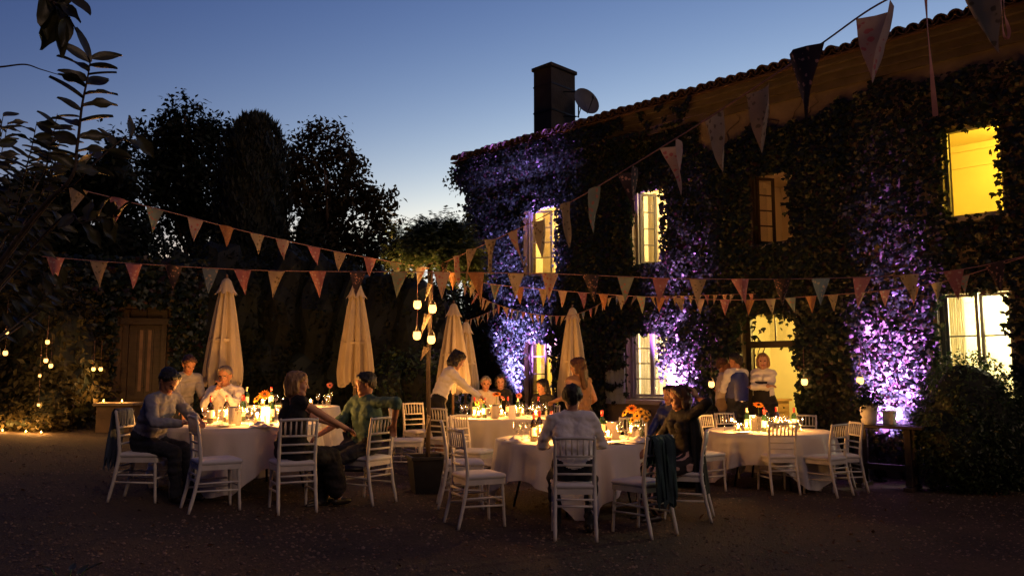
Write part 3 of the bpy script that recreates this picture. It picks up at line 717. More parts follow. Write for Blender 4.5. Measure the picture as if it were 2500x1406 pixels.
# ================================================================== tables
TR = .88; TZ = .755
m_dish_ = m_dark
TAB = {}
def round_table(key, u, Yc, rz, lab_t, lab_c, seed):
    x = cpx(u, Yc, 1020); p = Vector((x, Yc, gz(x)))
    t = thing('round_table', lab_t, 'table', p, rz, 'round banquet tables')
    mb = MB(); mb.lathe([(TR-.02,.715),(TR,.72),(TR,.742),(TR-.01,.746)], 40); mb.build('tabletop', m_wood, t, True)
    for s in (-1, 1):
        mb = MB(); mb.tube([(s*.52,-.32,.71),(s*.54,-.32,.35),(s*.60,-.38,.0)], .014, 6); mb.build('leg', m_dark, t, True)
        mb = MB(); mb.tube([(s*.52,.32,.71),(s*.54,.32,.35),(s*.60,.38,.0)], .014, 6); mb.build('leg', m_dark, t, True)
        MB().tube([(s*.54,-.306,.36),(s*.54,.306,.36)], .010, 6).build('brace', m_dark, t, True)
    na = 168; P = []
    def drop(q):
        c = max(abs(math.cos(q)), abs(math.sin(q))); ed = 1.25/c; return min(ed - TR, .70 + .03*math.sin(q*5+seed))*(1 + .02*math.sin(q*7+seed))
    for r in (.01, .3, .6, .8, .875): P.append([(r*math.cos(2*math.pi*k/na), r*math.sin(2*math.pi*k/na), .7475 + (.003*noise.noise(Vector((r*4*math.cos(2*math.pi*k/na)+seed, r*4*math.sin(2*math.pi*k/na), 0))) + .003 if r > .1 else .003)) for k in range(na)])
    for j in range(14):
        f = j/13; row = []
        for k in range(na):
            q = 2*math.pi*k/na; dz = drop(q)*f
            fold = math.sin(q*19+seed + .9*math.sin(q*3+seed)) * .6 + math.sin(q*31+seed*2)*.3
            rr = TR + .010 + .012*min(1,f*6) + (.042*fold*min(1,f*1.5) + .045*fold*f*(dz/.5) + .06*f*(dz/.7))*(1 if f > 0 else 0) + .012*f
            z = .7465 - dz - (.012 if f > 0 else 0)
            row.append((rr*math.cos(q), rr*math.sin(q), max(.008, z)))
        P.append(row)
    c = MB().grid(P, closed=True).build('tablecloth', m_cloth, None, True, loc=p, rz=rz)
    tag(c, lab_c, 'tablecloth', 'white square tablecloths'); TAB[key] = p
round_table('A', 1398, 9.35, R(48), 'round folding table under the cloth with the red topped bottles', 'white cloth on the table where the man in the white shirt sits', 1)
round_table('B', 1222, 13.25, R(30), 'round folding table the waitress bends over', 'white cloth on the table the waitress bends over', 2)
round_table('L', 592, 9.45, R(50), 'round folding table between the blonde woman and the grey haired man', 'white cloth between the blonde woman and the grey haired man', 3)
round_table('K', 694, 13.4, R(20), 'round folding table behind the blonde woman, two parasols beyond', 'white cloth of the table glimpsed behind the blonde woman', 4)
round_table('R', 1876, 11.75, R(62), 'round folding table in front of the lit doorway', 'white cloth on the table in front of the lit doorway', 5)
def ontab(key, u, dy):                              # a spot on a table: column u, dy metres behind its centre
    p = TAB[key]; y = p.y + dy; x = cpx(u, y, 1025); d = Vector((x-p.x, dy))
    if d.length > TR-.07: d *= (TR-.07)/d.length
    return Vector((p.x+d.x, p.y+d.y, p.z+TZ))

# ================================================================== table ware
PROTO = {}
def proto(kind, name, cat, fn):
    PROTO[kind] = (name, cat, fn, [None])
def put(kind, pos, label, group=None, rz=None, sc_=1.):
    name, cat, fn, box = PROTO[kind]
    if box[0] is None:
        t = thing(name, label, cat); fn(t); box[0] = t; o = t
    else: o = copy_tree(box[0])
    o.location = pos; o.rotation_euler = (0, 0, rnd.uniform(0, 6.28) if rz is None else rz); o.scale = (sc_,)*3
    o['label'] = label
    if group: o['group'] = group
    elif 'group' in o: del o['group']
    return o
def f_wine(t, liquid=None):
    MB().lathe([(.034,0),(.034,.003),(.006,.008),(.004,.02),(.004,.085),(.010,.092)], 14).build('foot_and_stem', m_glass, t, True)
    MB().lathe([(.008,.092),(.028,.105),(.039,.130),(.040,.155),(.034,.195)], 16, cap=False).build('bowl', m_glass, t, True)
    if liquid: MB().lathe([(.006,.094),(.027,.107),(.036,.128),(.037,.138)], 14).build('wine', liquid, t, True)
proto('wine', 'wine_glass', 'glass', lambda t: f_wine(t)); proto('red', 'wine_glass', 'glass', lambda t: f_wine(t, m_wine)); proto('whitew', 'wine_glass', 'glass', lambda t: f_wine(t, m_wwine))
def f_flute(t):
    MB().lathe([(.031,0),(.031,.003),(.005,.008),(.004,.02),(.004,.07),(.008,.078)], 14).build('foot_and_stem', m_glass, t, True)
    MB().lathe([(.007,.078),(.022,.10),(.029,.14),(.030,.19),(.026,.235)], 14, cap=False).build('bowl', m_glass, t, True)
    MB().lathe([(.006,.080),(.020,.10),(.026,.135)], 12).build('sparkling_wine', m_wwine, t, True)
proto('flute', 'champagne_flute', 'glass', f_flute)
def f_tumb(t):
    MB().lathe([(.028,0),(.030,.004),(.035,.10)], 14, cap=False).build('wall', m_glass, t, True); MB().lathe([(.027,0.0),(.028,.010)], 14).build('base', m_glass, t, True)
proto('tumb', 'tumbler', 'glass', f_tumb)
def f_bottle(gm, cap):
    def f(t):
        MB().lathe([(.034,0),(.0375,.006),(.0375,.185),(.034,.205),(.016,.235),(.0135,.25),(.0135,.30),(.015,.302),(.015,.312)], 16).build('glass_body', gm, t, True)
        MB().lathe([(.0382,.06),(.0382,.15)], 16, cap=False).build('paper_label', m_label, t, True)
        MB().lathe([(.0150,.245),(.0150,.3),(.0165,.302),(.0165,.3135),(.001,.3145)], 14).build('foil_cap', cap, t, True)
    return f
proto('bred', 'wine_bottle', 'bottle', f_bottle(m_bdk, m_foil)); proto('bgreen', 'wine_bottle', 'bottle', f_bottle(m_bgl, m_foil)); proto('bwhite', 'wine_bottle', 'bottle', f_bottle(m_bgl, m_label))
def f_bucket(t):
    MB().lathe([(.062,0),(.066,.004),(.078,.19),(.083,.195),(.083,.203),(.076,.203),(.064,.012),(.001,.012)], 22, cap=False).build('shell', m_steel, t, True)
    for s in (-1, 1): MB().tube([(s*.078,-.03,.165),(s*.095,-.03,.165),(s*.095,.03,.165),(s*.078,.03,.165)], .006, 6).build('handle', m_steel, t, True)
proto('bucket', 'wine_cooler', 'cooler', f_bucket)
CK = 2.8
def flame_light(p, power0, col=(1,.41,.085), r=.02):
    l = bpy.data.lights.new('candle_light', 'POINT'); l.energy = power0*CK; l.color = col; l.shadow_soft_size = r
    o = bpy.data.objects.new('candle_light', l); COL.objects.link(o); o.location = p
def f_jar(t):
    MB().lathe([(.038,0),(.040,.004),(.042,.105),(.045,.11)], 16, cap=False).build('glass', m_jar, t, True)
    MB().lathe([(.035,.004),(.036,.055),(.010,.050)], 14).build('wax', m_wax, t, True)
    MB().lathe([(.003,.055),(.012,.068),(.0135,.080),(.007,.104),(.001,.122)], 8).build('flame', m_flame, t, True)
proto('jar', 'candle_jar', 'candle', f_jar)
def jar(pos, label, group, power=9.): put('jar', pos, label, group); flame_light(pos + Vector((0,0,.125)), power)
def f_tea(t):
    MB().lathe([(.024,0),(.030,.004),(.034,.045)], 14, cap=False).build('glass', m_jar, t, True); MB().lathe([(.022,.003),(.023,.020)], 12).build('wax', m_wax, t, True)
    MB().lathe([(.003,.021),(.009,.030),(.009,.038),(.004,.05),(.001,.058)], 8).build('flame', m_flame, t, True)
proto('tea', 'tea_light', 'candle', f_tea)
def tea(pos, label, group, power=6.): put('tea', pos, label, group); flame_light(pos + Vector((0,0,.075)), power)
def f_taper(t):
    MB().lathe([(.035,0),(.035,.006),(.012,.012),(.010,.05),(.015,.055),(.015,.07)], 14).build('holder', m_steel, t, True); MB().lathe([(.0135,.06),(.0135,.30),(.004,.305)], 12).build('candle', m_wax, t, True)
proto('taper', 'taper_candle', 'candle', f_taper)
def gerbera(mb_, c, n, r, pm, layers=2):
    n = Vector(n).normalized(); a = n.orthogonal().normalized(); b = n.cross(a)
    for L in range(layers):
        for k in range(16):
            q = 2*math.pi*(k+.5*L)/16 + rnd.uniform(-.06,.06); d = a*math.cos(q)+b*math.sin(q); sdv = n.cross(d); rr = r*(1-.22*L)*rnd.uniform(.9,1.08)
            up = n*(.10+.25*L)
            mb_.add([Vector(c)+d*rr*.22-sdv*rr*.06, Vector(c)+d*rr*.62-sdv*rr*.12+up*rr*.4, Vector(c)+d*rr+up*rr*.35, Vector(c)+d*rr*.62+sdv*rr*.12+up*rr*.4, Vector(c)+d*rr*.22+sdv*rr*.06], [(0,1,2,3,4)])
def f_vase(flowers, vh=.16):
    def f(t):
        MB().lathe([(.030,0),(.034,.004),(.040,vh*.6),(.032,vh)], 14, cap=False).build('vase', m_glass, t, True)
        for (x, y, z, nx, ny, nz, r, pm) in flowers:
            st_ = MB().tube([(x*.1,y*.1,.01),(x*.4,y*.4,vh),(x,y,z-.01)], .004, 5).build('stem', m_stem, t, True)
            mb = MB(); gerbera(mb, (x,y,z), (nx,ny,nz), r, pm); fl = mb.build('flower', pm, t)
            n = Vector((nx,ny,nz)).normalized(); mb = MB(); mb.ell(tuple(Vector((x,y,z))+n*r*.12), (r*.26,r*.26,r*.22), 10, 6); mb.build('flower_eye', m_eye, fl, True)
            mb = MB(); q = rnd.uniform(0,6); mb.add([(x*.4,y*.4,vh),(x*.4+.05*math.cos(q),y*.4+.05*math.sin(q),vh+.03),(x*.4+.10*math.cos(q),y*.4+.10*math.sin(q),vh+.01),(x*.4+.05*math.cos(q+.5),y*.4+.05*math.sin(q+.5),vh+.02)], [(0,1,2,3)]); mb.build('leaf', m_stem, t)
    return f
proto('vase1', 'flower_vase', 'flowers', f_vase([(0,-.02,.32,.1,-.75,.6,.075,m_petal),(-.10,.02,.27,-.5,-.6,.5,.060,m_petal2)]))
proto('vase2', 'flower_vase', 'flowers', f_vase([(-.05,-.03,.25,-.3,-.9,.4,.058,m_petal2),(.05,-.04,.22,.3,-.9,.35,.052,m_petal2),(0,.0,.30,.0,-.8,.5,.06,m_petal2),(-.10,.0,.20,-.6,-.6,.4,.045,m_petal2),(.09,.03,.28,.6,-.5,.5,.05,m_petal2)]))
proto('vase3', 'flower_vase', 'flowers', f_vase([(.02,0,.34,.3,-.8,.5,.060,m_petal3)]))
proto('vase4', 'flower_vase', 'flowers', f_vase([(0,0,.36,.0,-.5,.85,.085,m_petal),(.10,.03,.30,.6,-.4,.6,.055,m_petal3)]))
def f_menu(t): P = [[(-.05+.1*i/4, .02*math.sin(i*.8), z) for i in range(5)] for z in (0,.07,.14,.20)]; MB().grid(P).build('card', m_label, t, True)
def f_menu(t):
    mb = MB(); mb.add([(-.05,-.025,0),(.05,-.025,0),(.05,.0,.20),(-.05,.0,.20)], [(0,1,2,3)]); mb.add([(-.05,.03,0),(.05,.03,0),(.05,.002,.20),(-.05,.002,.20)], [(0,1,2,3)]); mb.build('card', m_nap, t)
    mb = MB()
    for k in range(6): mb.add([(-.03,-.0255+.0205*(.05+k*.022)/.2,.05+k*.022),(.03,-.0255+.0205*(.05+k*.022)/.2,.05+k*.022),(.03,-.0255+.0205*(.056+k*.022)/.2,.056+k*.022),(-.03,-.0255+.0205*(.056+k*.022)/.2,.056+k*.022)], [(0,1,2,3)])
proto('menu', 'menu_card', 'menu', f_menu)
def f_nap(t):
    n = 16; P = []
    for j in range(n):
        row = []
        for i in range(n):
            x, y = (i/(n-1)-.5)*.26, (j/(n-1)-.5)*.22; h = .015 + .055*max(0, noise.noise(Vector((x*13, y*13, 2.2)))+.35)*max(0, 1-(abs(x)/.13)**4)*max(0, 1-(abs(y)/.11)**4)
            row.append((x+.02*noise.noise(Vector((y*9,x*3,5))), y+.02*noise.noise(Vector((x*9,1,y*4))), h if 0 < i < n-1 and 0 < j < n-1 else .004))
        P.append(row)
    MB().grid(P).build('folded_cloth', m_nap, t, True)
proto('nap', 'napkin', 'napkin', f_nap)
def f_plate(t): MB().lathe([(.05,0),(.075,.006),(.115,.016),(.117,.019),(.07,.010),(.001,.008)], 26, cap=False).build('dish', m_urn, t, True)
proto('plate', 'plate', 'plate', f_plate)
WH = {'A': 'before the man in white shirt', 'B': 'on the bending waitress\'s table', 'L': 'on the table beside the blonde woman', 'K': 'on the table behind the blonde woman', 'R': 'on the table before the lit doorway'}
DS = {'wine': 'empty stemmed wine glass', 'red': 'stemmed glass with red wine', 'whitew': 'stemmed glass with white wine', 'flute': 'tall champagne flute half full', 'tumb': 'clear glass tumbler', 'bred': 'dark wine bottle with red foil neck',
      'bgreen': 'green wine bottle with red foil neck', 'bwhite': 'green bottle with pale foil neck and label', 'bucket': 'polished steel wine cooler', 'taper': 'tall cream candle in a holder', 'menu': 'standing white folded card', 'nap': 'crumpled white napkin', 'plate': 'white plate'}
GR = {'wine': 'wine glasses', 'red': 'wine glasses', 'whitew': 'wine glasses', 'flute': 'champagne flutes', 'tumb': 'tumblers', 'bred': 'wine bottles', 'bgreen': 'wine bottles', 'bwhite': 'wine bottles', 'bucket': 'wine coolers', 'taper': 'candles', 'menu': 'standing cards', 'nap': 'napkins', 'plate': 'plates'}
ITEMS = [
 # table L (blonde woman)
 ('L','red',500,-.25),('L','bred',513,-.05),('L','tumb',538,-.35),('L','bred',552,.15),('L','wine',543,-.1),('L','bucket',573,-.42),('L','wine',598,-.35),('L','red',607,-.52),('L','menu',648,-.30),('L','bgreen',592,.35),
 ('L','bwhite',662,.2),('L','wine',620,.2),('L','flute',585,-.15),('L','plate',548,-.62),('L','nap',640,-.66),('L','flute',680,.0),('L','tumb',470,-.1),('L','wine',690,.25),('L','plate',470,.3),('L','tumb',625,-.6),
 # table K
 ('K','wine',796,.1),('K','flute',806,-.15),('K','tumb',790,-.2),('K','bgreen',660,.1),('K','wine',672,-.2),('K','wine',645,-.1),('K','flute',705,.2),('K','bwhite',600,.1),('K','wine',775,.3),
 # table A
 ('A','flute',1313,-.55),('A','bred',1303,-.36),('A','bgreen',1346,-.05),('A','bred',1317,.05),('A','wine',1281,-.30),('A','wine',1290,.0),('A','taper',1333,.15),('A','tumb',1270,.15),('A','plate',1245,-.25),('A','nap',1262,-.42),
 ('A','bucket',1497,-.10),('A','flute',1512,-.42),('A','red',1549,-.1),('A','wine',1566,.0),('A','nap',1548,-.46),('A','menu',1574,.3),('A','tumb',1530,.15),('A','plate',1500,-.66),('A','bgreen',1470,.2),('A','wine',1450,.3),('A','wine',1380,.4),('A','wine',1262,-.1),
 # table B
 ('B','bucket',1208,-.52),('B','bgreen',1183,-.45),('B','bred',1240,.3),('B','wine',1128,-.2),('B','wine',1140,.1),('B','tumb',1236,-.45),('B','wine',1255,-.3),('B','menu',1250,-.5),('B','flute',1272,-.2),('B','wine',1282,.1),('B','bwhite',1265,.0),
 ('B','wine',1297,-.35),('B','red',1310,-.1),('B','flute',1303,.2),('B','wine',1220,.1),('B','tumb',1290,-.45),('B','bgreen',1158,.2),('B','wine',1170,-.15),('B','wine',1322,.1),('B','bred',1315,.3),('B','tumb',1262,.45),('B','wine',1196,.35),('B','flute',1335,-.2),('B','tumb',1246,-.1),
 # table R
 ('R','wine',1768,-.15),('R','wine',1790,-.3),('R','tumb',1810,-.05),('R','bwhite',1824,.1),('R','bucket',1846,-.1),('R','bgreen',1866,-.30),('R','tumb',1853,-.50),('R','menu',1836,.25),('R','wine',1884,-.2),('R','wine',1898,.1),('R','flute',1910,-.35),('R','red',1922,-.2),
 ('R','tumb',1935,-.35),('R','tumb',1950,-.3),('R','bgreen',1939,.2),('R','wine',1905,-.5),('R','bred',1895,.35),('R','flute',1873,.3),('R','red',1955,-.1),('R','wine',1920,.05),('R','plate',1816,-.55),('R','bwhite',1897,.5),
]
for k, kind, u, dy in ITEMS: put(kind, ontab(k, u, dy), DS[kind] + ' ' + WH[k], GR[kind], rz=rnd.uniform(-.5,.5) if kind in ('menu',) else None)
JG = 'candle jars'
for k, u, dy, pw in (('L',640,-.50,12),('L',655,-.15,11),('L',628,.05,10),('L',560,.05,9),('L',520,.30,8),('K',757,-.1,14),('K',640,.0,8),('K',690,.3,8),
                 ('A',1331,-.52,8),('A',1300,.25,8),('A',1484,-.36,12),('A',1420,.25,9),('A',1540,.3,8),('B',1158,-.42,12),('B',1168,-.55,8),('B',1225,-.20,9),('B',1275,.25,9),('B',1308,-.4,9),
                 ('R',1802,-.42,10),('R',1822,-.20,9),('R',1877,-.50,10),('R',1850,.15,9),('R',1930,.0,9)):
    jar(ontab(k, u, dy), 'lit candle in a glass jar ' + WH[k], JG, pw)
put('vase1', ontab('L', 645, .1), 'orange gerbera in a glass vase beside the white card', rz=0)
put('vase3', ontab('K', 800, .05), 'single pink gerbera leaning in a vase, teal shirt man beside it', rz=.0)
put('vase4', ontab('B', 1212, -.2), 'large orange gerbera in a vase beside the steel cooler the waitress reaches over', rz=0)
put('vase1', ontab('B', 1177, -.3), 'orange gerbera drooping over green bottle beside the red faced man', rz=.6, sc_=.85)
put('vase3', ontab('B', 1264, -.1), 'pink gerbera standing up before the pale blue shutter', rz=-.3)
put('vase2', ontab('A', 1590, .12), 'bunch of yellow gerberas in a vase', rz=0)
put('vase1', ontab('A', 1578, .42), 'yellow orange gerberas in front of the black haired guest', rz=-.5)
put('vase4', ontab('R', 1853, -.05), 'tall orange gerbera on the table before the lit doorway', rz=0)

# ================================================================== parasols, folded
def parasol(u, Yc, zt, zb, rb, lab, seed):
    p = gnd(u, Yc); z0 = p.z; t = thing('parasol', lab, 'parasol', p, seed, 'folded cream parasols'); H = zt - z0; hb = zb - z0
    MB().tube([(0,0,.06),(0,0,H-.02)], .022, 8).build('pole', m_pole, t, True)
    MB().lathe([(.28,0),(.28,.05),(.05,.07),(.05,.22),(.03,.22)], 20).build('base', m_dark, t, True)
    MB().lathe([(.02,H-.03),(.028,H-.01),(.012,H+.02),(.018,H+.035),(.003,H+.055)], 10).build('finial', m_pole, t, True)
    na = 96; P = []
    for j in range(30):
        f = j/29; z = H-.16 - (H-.16-hb)*f; row = []
        base = .085 + (rb-.085)*min(1, f*1.08)**.8; base *= 1 - .12*max(0, f-.85)/.15
        for k in range(na):
            q = 2*math.pi*k/na; fo = .5+.5*math.cos(8*q + .5*math.sin(3*q+seed) + f*.5); fo2 = math.sin(q*21+seed+f*2)
            r = base*(.52 + .48*fo**.8*(1+.16*math.sin(2*q+seed*5)) + .09*fo2*(.3+f)); zz = z - (.10*fo*f**3) + (.02*math.sin(q*5+seed))*f
            row.append((r*math.cos(q)+.02*f*math.sin(seed*3), r*math.sin(q), zz))
        P.append(row)
    MB().grid(P, closed=True).build('canopy', m_umb, t, True)
    zs = hb + (H-.16-hb)*.42; rs = (.085 + (rb-.085)*.56**.8)*.97
    G = [[(rs*(.93+.07*math.cos(8*2*math.pi*k/48))*math.cos(2*math.pi*k/48), rs*(.93+.07*math.cos(8*2*math.pi*k/48))*math.sin(2*math.pi*k/48), zs+dz+.012*math.sin(2*math.pi*k/48+seed)) for k in range(48)] for dz in (0,.035)]
    MB().grid(G, closed=True).build('tie_strap', m_umb, t, True)
    P = []
    for r, z in ((.02,H-.005),(.06,H-.04),(.085,H-.11),(.105,H-.165),(.135,H-.215),(.138,H-.222)):
        P.append([(r*(1+.14*math.cos(8*2*math.pi*k/na+seed)*(r/.138)**2)*math.cos(2*math.pi*k/na), r*(1+.14*math.cos(8*2*math.pi*k/na+seed)*(r/.138)**2)*math.sin(2*math.pi*k/na), z-.02*math.cos(8*2*math.pi*k/na+seed)*(r/.138)**3) for k in range(na)])
    MB().grid(P, closed=True).build('vent_cap', m_umb, t, True)
parasol(536, 11.2, at(530,678,11.2).z, at(536,925,11.2).z, .285, 'folded cream parasol behind the grey haired man', 1.)
parasol(862, 11.7, at(870,690,11.7).z, at(862,928,11.7).z, .265, 'folded cream parasol behind the man in the teal shirt', 2.)
parasol(1105, 13.8, at(1103,740,13.8).z, at(1105,945,13.8).z, .30, 'folded cream parasol behind the bending waitress, wider of two together', 3.3)
parasol(1136, 15.2, at(1136,785,15.2).z, at(1136,950,15.2).z, .27, 'folded cream parasol peeping out behind another', 4.)
parasol(1400, 14.6, at(1398,750,14.6).z, at(1400,965,14.6).z, .27, 'folded cream parasol standing in front of the house wall', 5.2)

# ================================================================== black planter with the round-headed little tree
pp = gnd(1043, 9.9)
pl = thing('planter', 'square black planter holding the round headed tree', 'planter', pp, .3)
MB().add([(-.17,-.17,0),(.17,-.17,0),(.17,.17,0),(-.17,.17,0),(-.22,-.22,.42),(.22,-.22,.42),(.22,.22,.42),(-.22,.22,.42)], [(0,1,5,4),(1,2,6,5),(2,3,7,6),(3,0,4,7),(3,2,1,0)]).build('box', m_pot, pl)
MB().grid([[(-.205+.41*i/6, -.205+.41*j/6, .385+.012*rnd.random()) for i in range(7)] for j in range(7)]).build('soil', m_soil, pl, True)
rm = MB(); [rm.box(a, b, c, d, .40, .435) for a, b, c, d in ((-.235,.235,-.235,-.205),(-.235,.235,.205,.235),(-.235,-.205,-.2045,.2045),(.205,.235,-.2045,.2045))]; rm.build('rim', m_pot, pl)
TB = Vector((pp.x, pp.y, pp.z+.39)); ct = at(1050, 645, 9.9)
bt = thing('round_headed_tree', 'small grafted locust tree with a dense round crown in a planter', 'tree', TB)
tk = [(0,0,0),(.012,0,.5),(-.004,.0,1.1),(.015,0,1.7),(ct.x-TB.x,0,ct.z-TB.z)]
MB().tube(tk, [.03,.026,.025,.024,.034], 8).build('trunk', m_bark, bt, True)
top = Vector(tk[-1]); tw = MB(); tipv = []
for k in range(46):
    q = rnd.uniform(0, 6.28); el = rnd.uniform(-.25, 1.35); L = rnd.uniform(.42,.62); d = Vector((math.cos(q)*math.cos(el), math.sin(q)*math.cos(el), math.sin(el)*1.05))
    m1 = top + d*L*.5 + Vector((0,0,.05)); e = top + d*L + Vector((0,0,.02)); tw.tube([top, m1, e], [.012,.008,.003], 5); tipv.append((m1, e, d))
tw.build('branches', m_bark, bt, True)
P = []; Dn = []; Tt = []
for m1, e, d in tipv:
    for k in range(150):
        f = rnd.random()**.7; b = m1.lerp(e, f*1.12-.06); r = Vector((rnd.gauss(0,1), rnd.gauss(0,1), rnd.gauss(0,1)))*.055; P.append(b+r); Dn.append(d*.3+Vector((rnd.gauss(0,.5), rnd.gauss(0,.5), 1))); Tt.append(d+r*9+Vector((0,0,-.1)))
fo = cloud('crown', [tuple(p) for p in P], [tuple(p) for p in Dn], [tuple(p) for p in Tt], (.08+.06*nrs.rand(len(P))), T_PINN, m_rob, bt); fo['kind'] = 'stuff'
# hanging lanterns on that tree
def f_lan(t):
    MB().lathe([(.012,-.052),(.034,-.045),(.047,-.018),(.048,.012),(.040,.040),(.042,.046)], 16, cap=False).build('globe', m_glow, t, True)
    MB().lathe([(.044,.046),(.044,.056),(.038,.056),(.038,.046)], 14, cap=False).build('wire_rim', m_iron, t, True)
    MB().lathe([(.02,-.04),(.022,.0),(.004,.004)], 10).build('wax', m_wax, t, True); MB().lathe([(.003,.004),(.009,.014),(.007,.026),(.001,.038)], 8).build('flame', m_flame, t, True)
    MB().tube([(-.042,0,.05),(-.02,0,.10),(0,0,.12),(.02,0,.10),(.042,0,.05)], .002, 5).build('bail', m_iron, t, True)
proto('lantern', 'hanging_lantern', 'lantern', f_lan)
def lantern(p, L, lab, grp, power, sc_=1.):
    o = put('lantern', p, lab, grp, sc_=sc_); MB().tube([(0,0,.12),(0,0,L/sc_)], .002, 5).build('cord', m_cord, o); flame_light(p, power, (1,.52,.15), .05)
for (u, v, Y, vt) in ((1019,744,9.78,655),(1056,754,9.72,660),(1018,819,9.76,655),(1053,829,9.68,660)):
    p = at(u, v, Y); lantern(p, at(u, vt, Y).z - p.z + .05, 'glowing glass lantern hung from the round headed tree', 'lanterns hung from the round headed tree', 18, 1.0)

# ================================================================== bunting
def catm(P, n=14):
    out = []
    for i in range(len(P)-1):
        a, b, c, d = P[max(i-1,0)], P[i], P[i+1], P[min(i+2,len(P)-1)]
        for k in range(n):
            t = k/n; out.append(.5*((2*b)+(c-a)*t+(2*a-5*b+4*c-d)*t*t+(3*b-a-3*c+d)*t*t*t))
    out.append(P[-1]); return out
def bunting(lab, ctrl, wd, ht, gap, pal, start=.1, seed=0, skip=()):
    rn = random.Random(seed); P = catm([at(*c) for c in ctrl]); o = P[0].copy()
    t = thing('bunting', lab, 'bunting', o, 0, 'strings of fabric bunting')
    MB().tube([p-o for p in P], .0045 if wd > .1 else .003, 5).build('tape', m_cord, t)
    cum = [0]
    for i in range(1, len(P)): cum.append(cum[-1] + (P[i]-P[i-1]).length)
    def pos(s):
        i = int(np.searchsorted(cum, s)); i = max(1, min(len(P)-1, i)); f = (s-cum[i-1])/max(1e-6, cum[i]-cum[i-1]); return P[i-1].lerp(P[i], f)
    s = start; k = 0
    while s + wd < cum[-1]:
        a, b = pos(s), pos(s+wd); h = ht*rn.uniform(.93,1.06); e = (b-a); n = e.cross(Vector((0,0,-1))).normalized()
        sw = rn.gauss(0,.055); tipp = (a+b)/2 + Vector((0,0,-h)) + n*sw + e.normalized()*rn.gauss(0,.028)
        rows = 7; G = []; cu = rn.uniform(-.09,.09)*wd/.18; wvp = rn.uniform(0,6)
        for j in range(rows+1):
            f = j/rows; l = a.lerp(tipp, f); r = b.lerp(tipp, f); row = []
            for i in range(5):
                g = i/4; q = l.lerp(r, g); q = q + n*(cu*math.sin(math.pi*g)*(1-f) + .030*math.sin(wvp+g*5+f*4)*(.3+f)*(1-f)**.6*wd/.18); row.append(q - a)
            G.append(row)
        mt = pal[k % len(pal)] if not isinstance(pal, int) else FL[rn.randrange(len(FL))]
        mb = MB(); mb.grid(G); fo = mb.build('flag', mt, t, True, loc=a-o); s += gap*rn.uniform(.84,1.16); k += 1
c_ = FL
bunting('floral bunting slung from the magnolia down to the round headed tree, upper left string', [(150,452,7.2),(383,510,7.7),(620,570,8.4),(850,620,9.2),(1050,655,9.8)], .165, .225, .345, [c_[6],c_[1],c_[2],c_[4],c_[3],c_[0],c_[4],c_[1]], .06, 1)
bunting('long nearly level bunting crossing the whole yard in front of everything', [(100,626,8.6),(320,643,8.7),(640,660,8.8),(985,664,8.8),(1330,668,8.8),(1660,680,8.7),(2000,680,8.5),(2300,664,8.1),(2520,622,7.6)], .185, .29, .415, [c_[1],c_[6],c_[1],c_[5],c_[7],c_[1],c_[0],c_[1],c_[5],c_[2],c_[4],c_[3],c_[0],c_[4],c_[5],c_[2]], .06, 2)
bunting('bunting rising steeply from the round headed tree over the camera side of the yard', [(1060,652,9.8),(1330,527,6.95),(1640,345,5.05),(1960,138,3.82),(2175,-5,3.25),(2560,-150,2.5)], .205, .35, .50, [c_[5],c_[4],c_[6],c_[0],c_[4],c_[0],c_[6],c_[2],c_[5],c_[4],c_[0],c_[6]], .3, 3)
bunting('small flag bunting sagging from the round headed tree towards the bright ground floor window', [(1075,655,9.8),(1180,690,10),(1330,706,10.3),(1500,720,10.6),(1660,728,10.8),(1830,732,10.8),(2000,722,10.5),(2150,710,10),(2300,688,9.5),(2510,625,8.8)], .135, .215, .30, [c_[3],c_[0],c_[2],c_[3],c_[6],c_[4],c_[1]], .1, 4)
bunting('tiny flag bunting sagging low across the ground floor ivy', [(1128,690,11),(1200,738,12),(1300,766,13),(1390,770,13.5),(1450,750,13.8),(1500,724,14),(1600,724,13.6),(1845,717,12.6)], .075, .165, .15, [c_[4],c_[0],c_[7],c_[1],c_[6]], .1, 5)
bunting('short fringe of tiny pale flags beside the house corner', [(1140,782,15.5),(1170,772,15.8),(1215,752,16.2)], .055, .19, .085, [c_[0],c_[4],c_[7]], .02, 6)
# ribbons tied to the string overhead
def ribbon(lab, pts, wv):
    P = catm([at(*c) for c in pts], 8); o = P[0].copy(); G = []
    for i, p in enumerate(P):
        q = .9*math.sin(i*.16); h = Vector((math.cos(q), math.sin(q), 0))*wv/2; G.append([p-h-o, p-o, p+h-o])
    tag(MB().grid(G).build('ribbon', M('salmon ribbon', (.46,.20,.15), .7, .15, 20, trans=.2), None, True, loc=o), lab, 'ribbon')
ribbon('long straight salmon ribbon dangling from the overhead string', [(2258,-40,3.0),(2264,60,3.0),(2274,170,3.0),(2284,284,3.0)], .020)
ribbon('looped salmon ribbon dangling from the overhead string', [(2441,-40,2.75),(2446,30,2.75),(2450,80,2.75),(2458,97,2.76),(2464,80,2.77),(2458,55,2.78),(2452,30,2.78),(2450,-30,2.78)], .012)
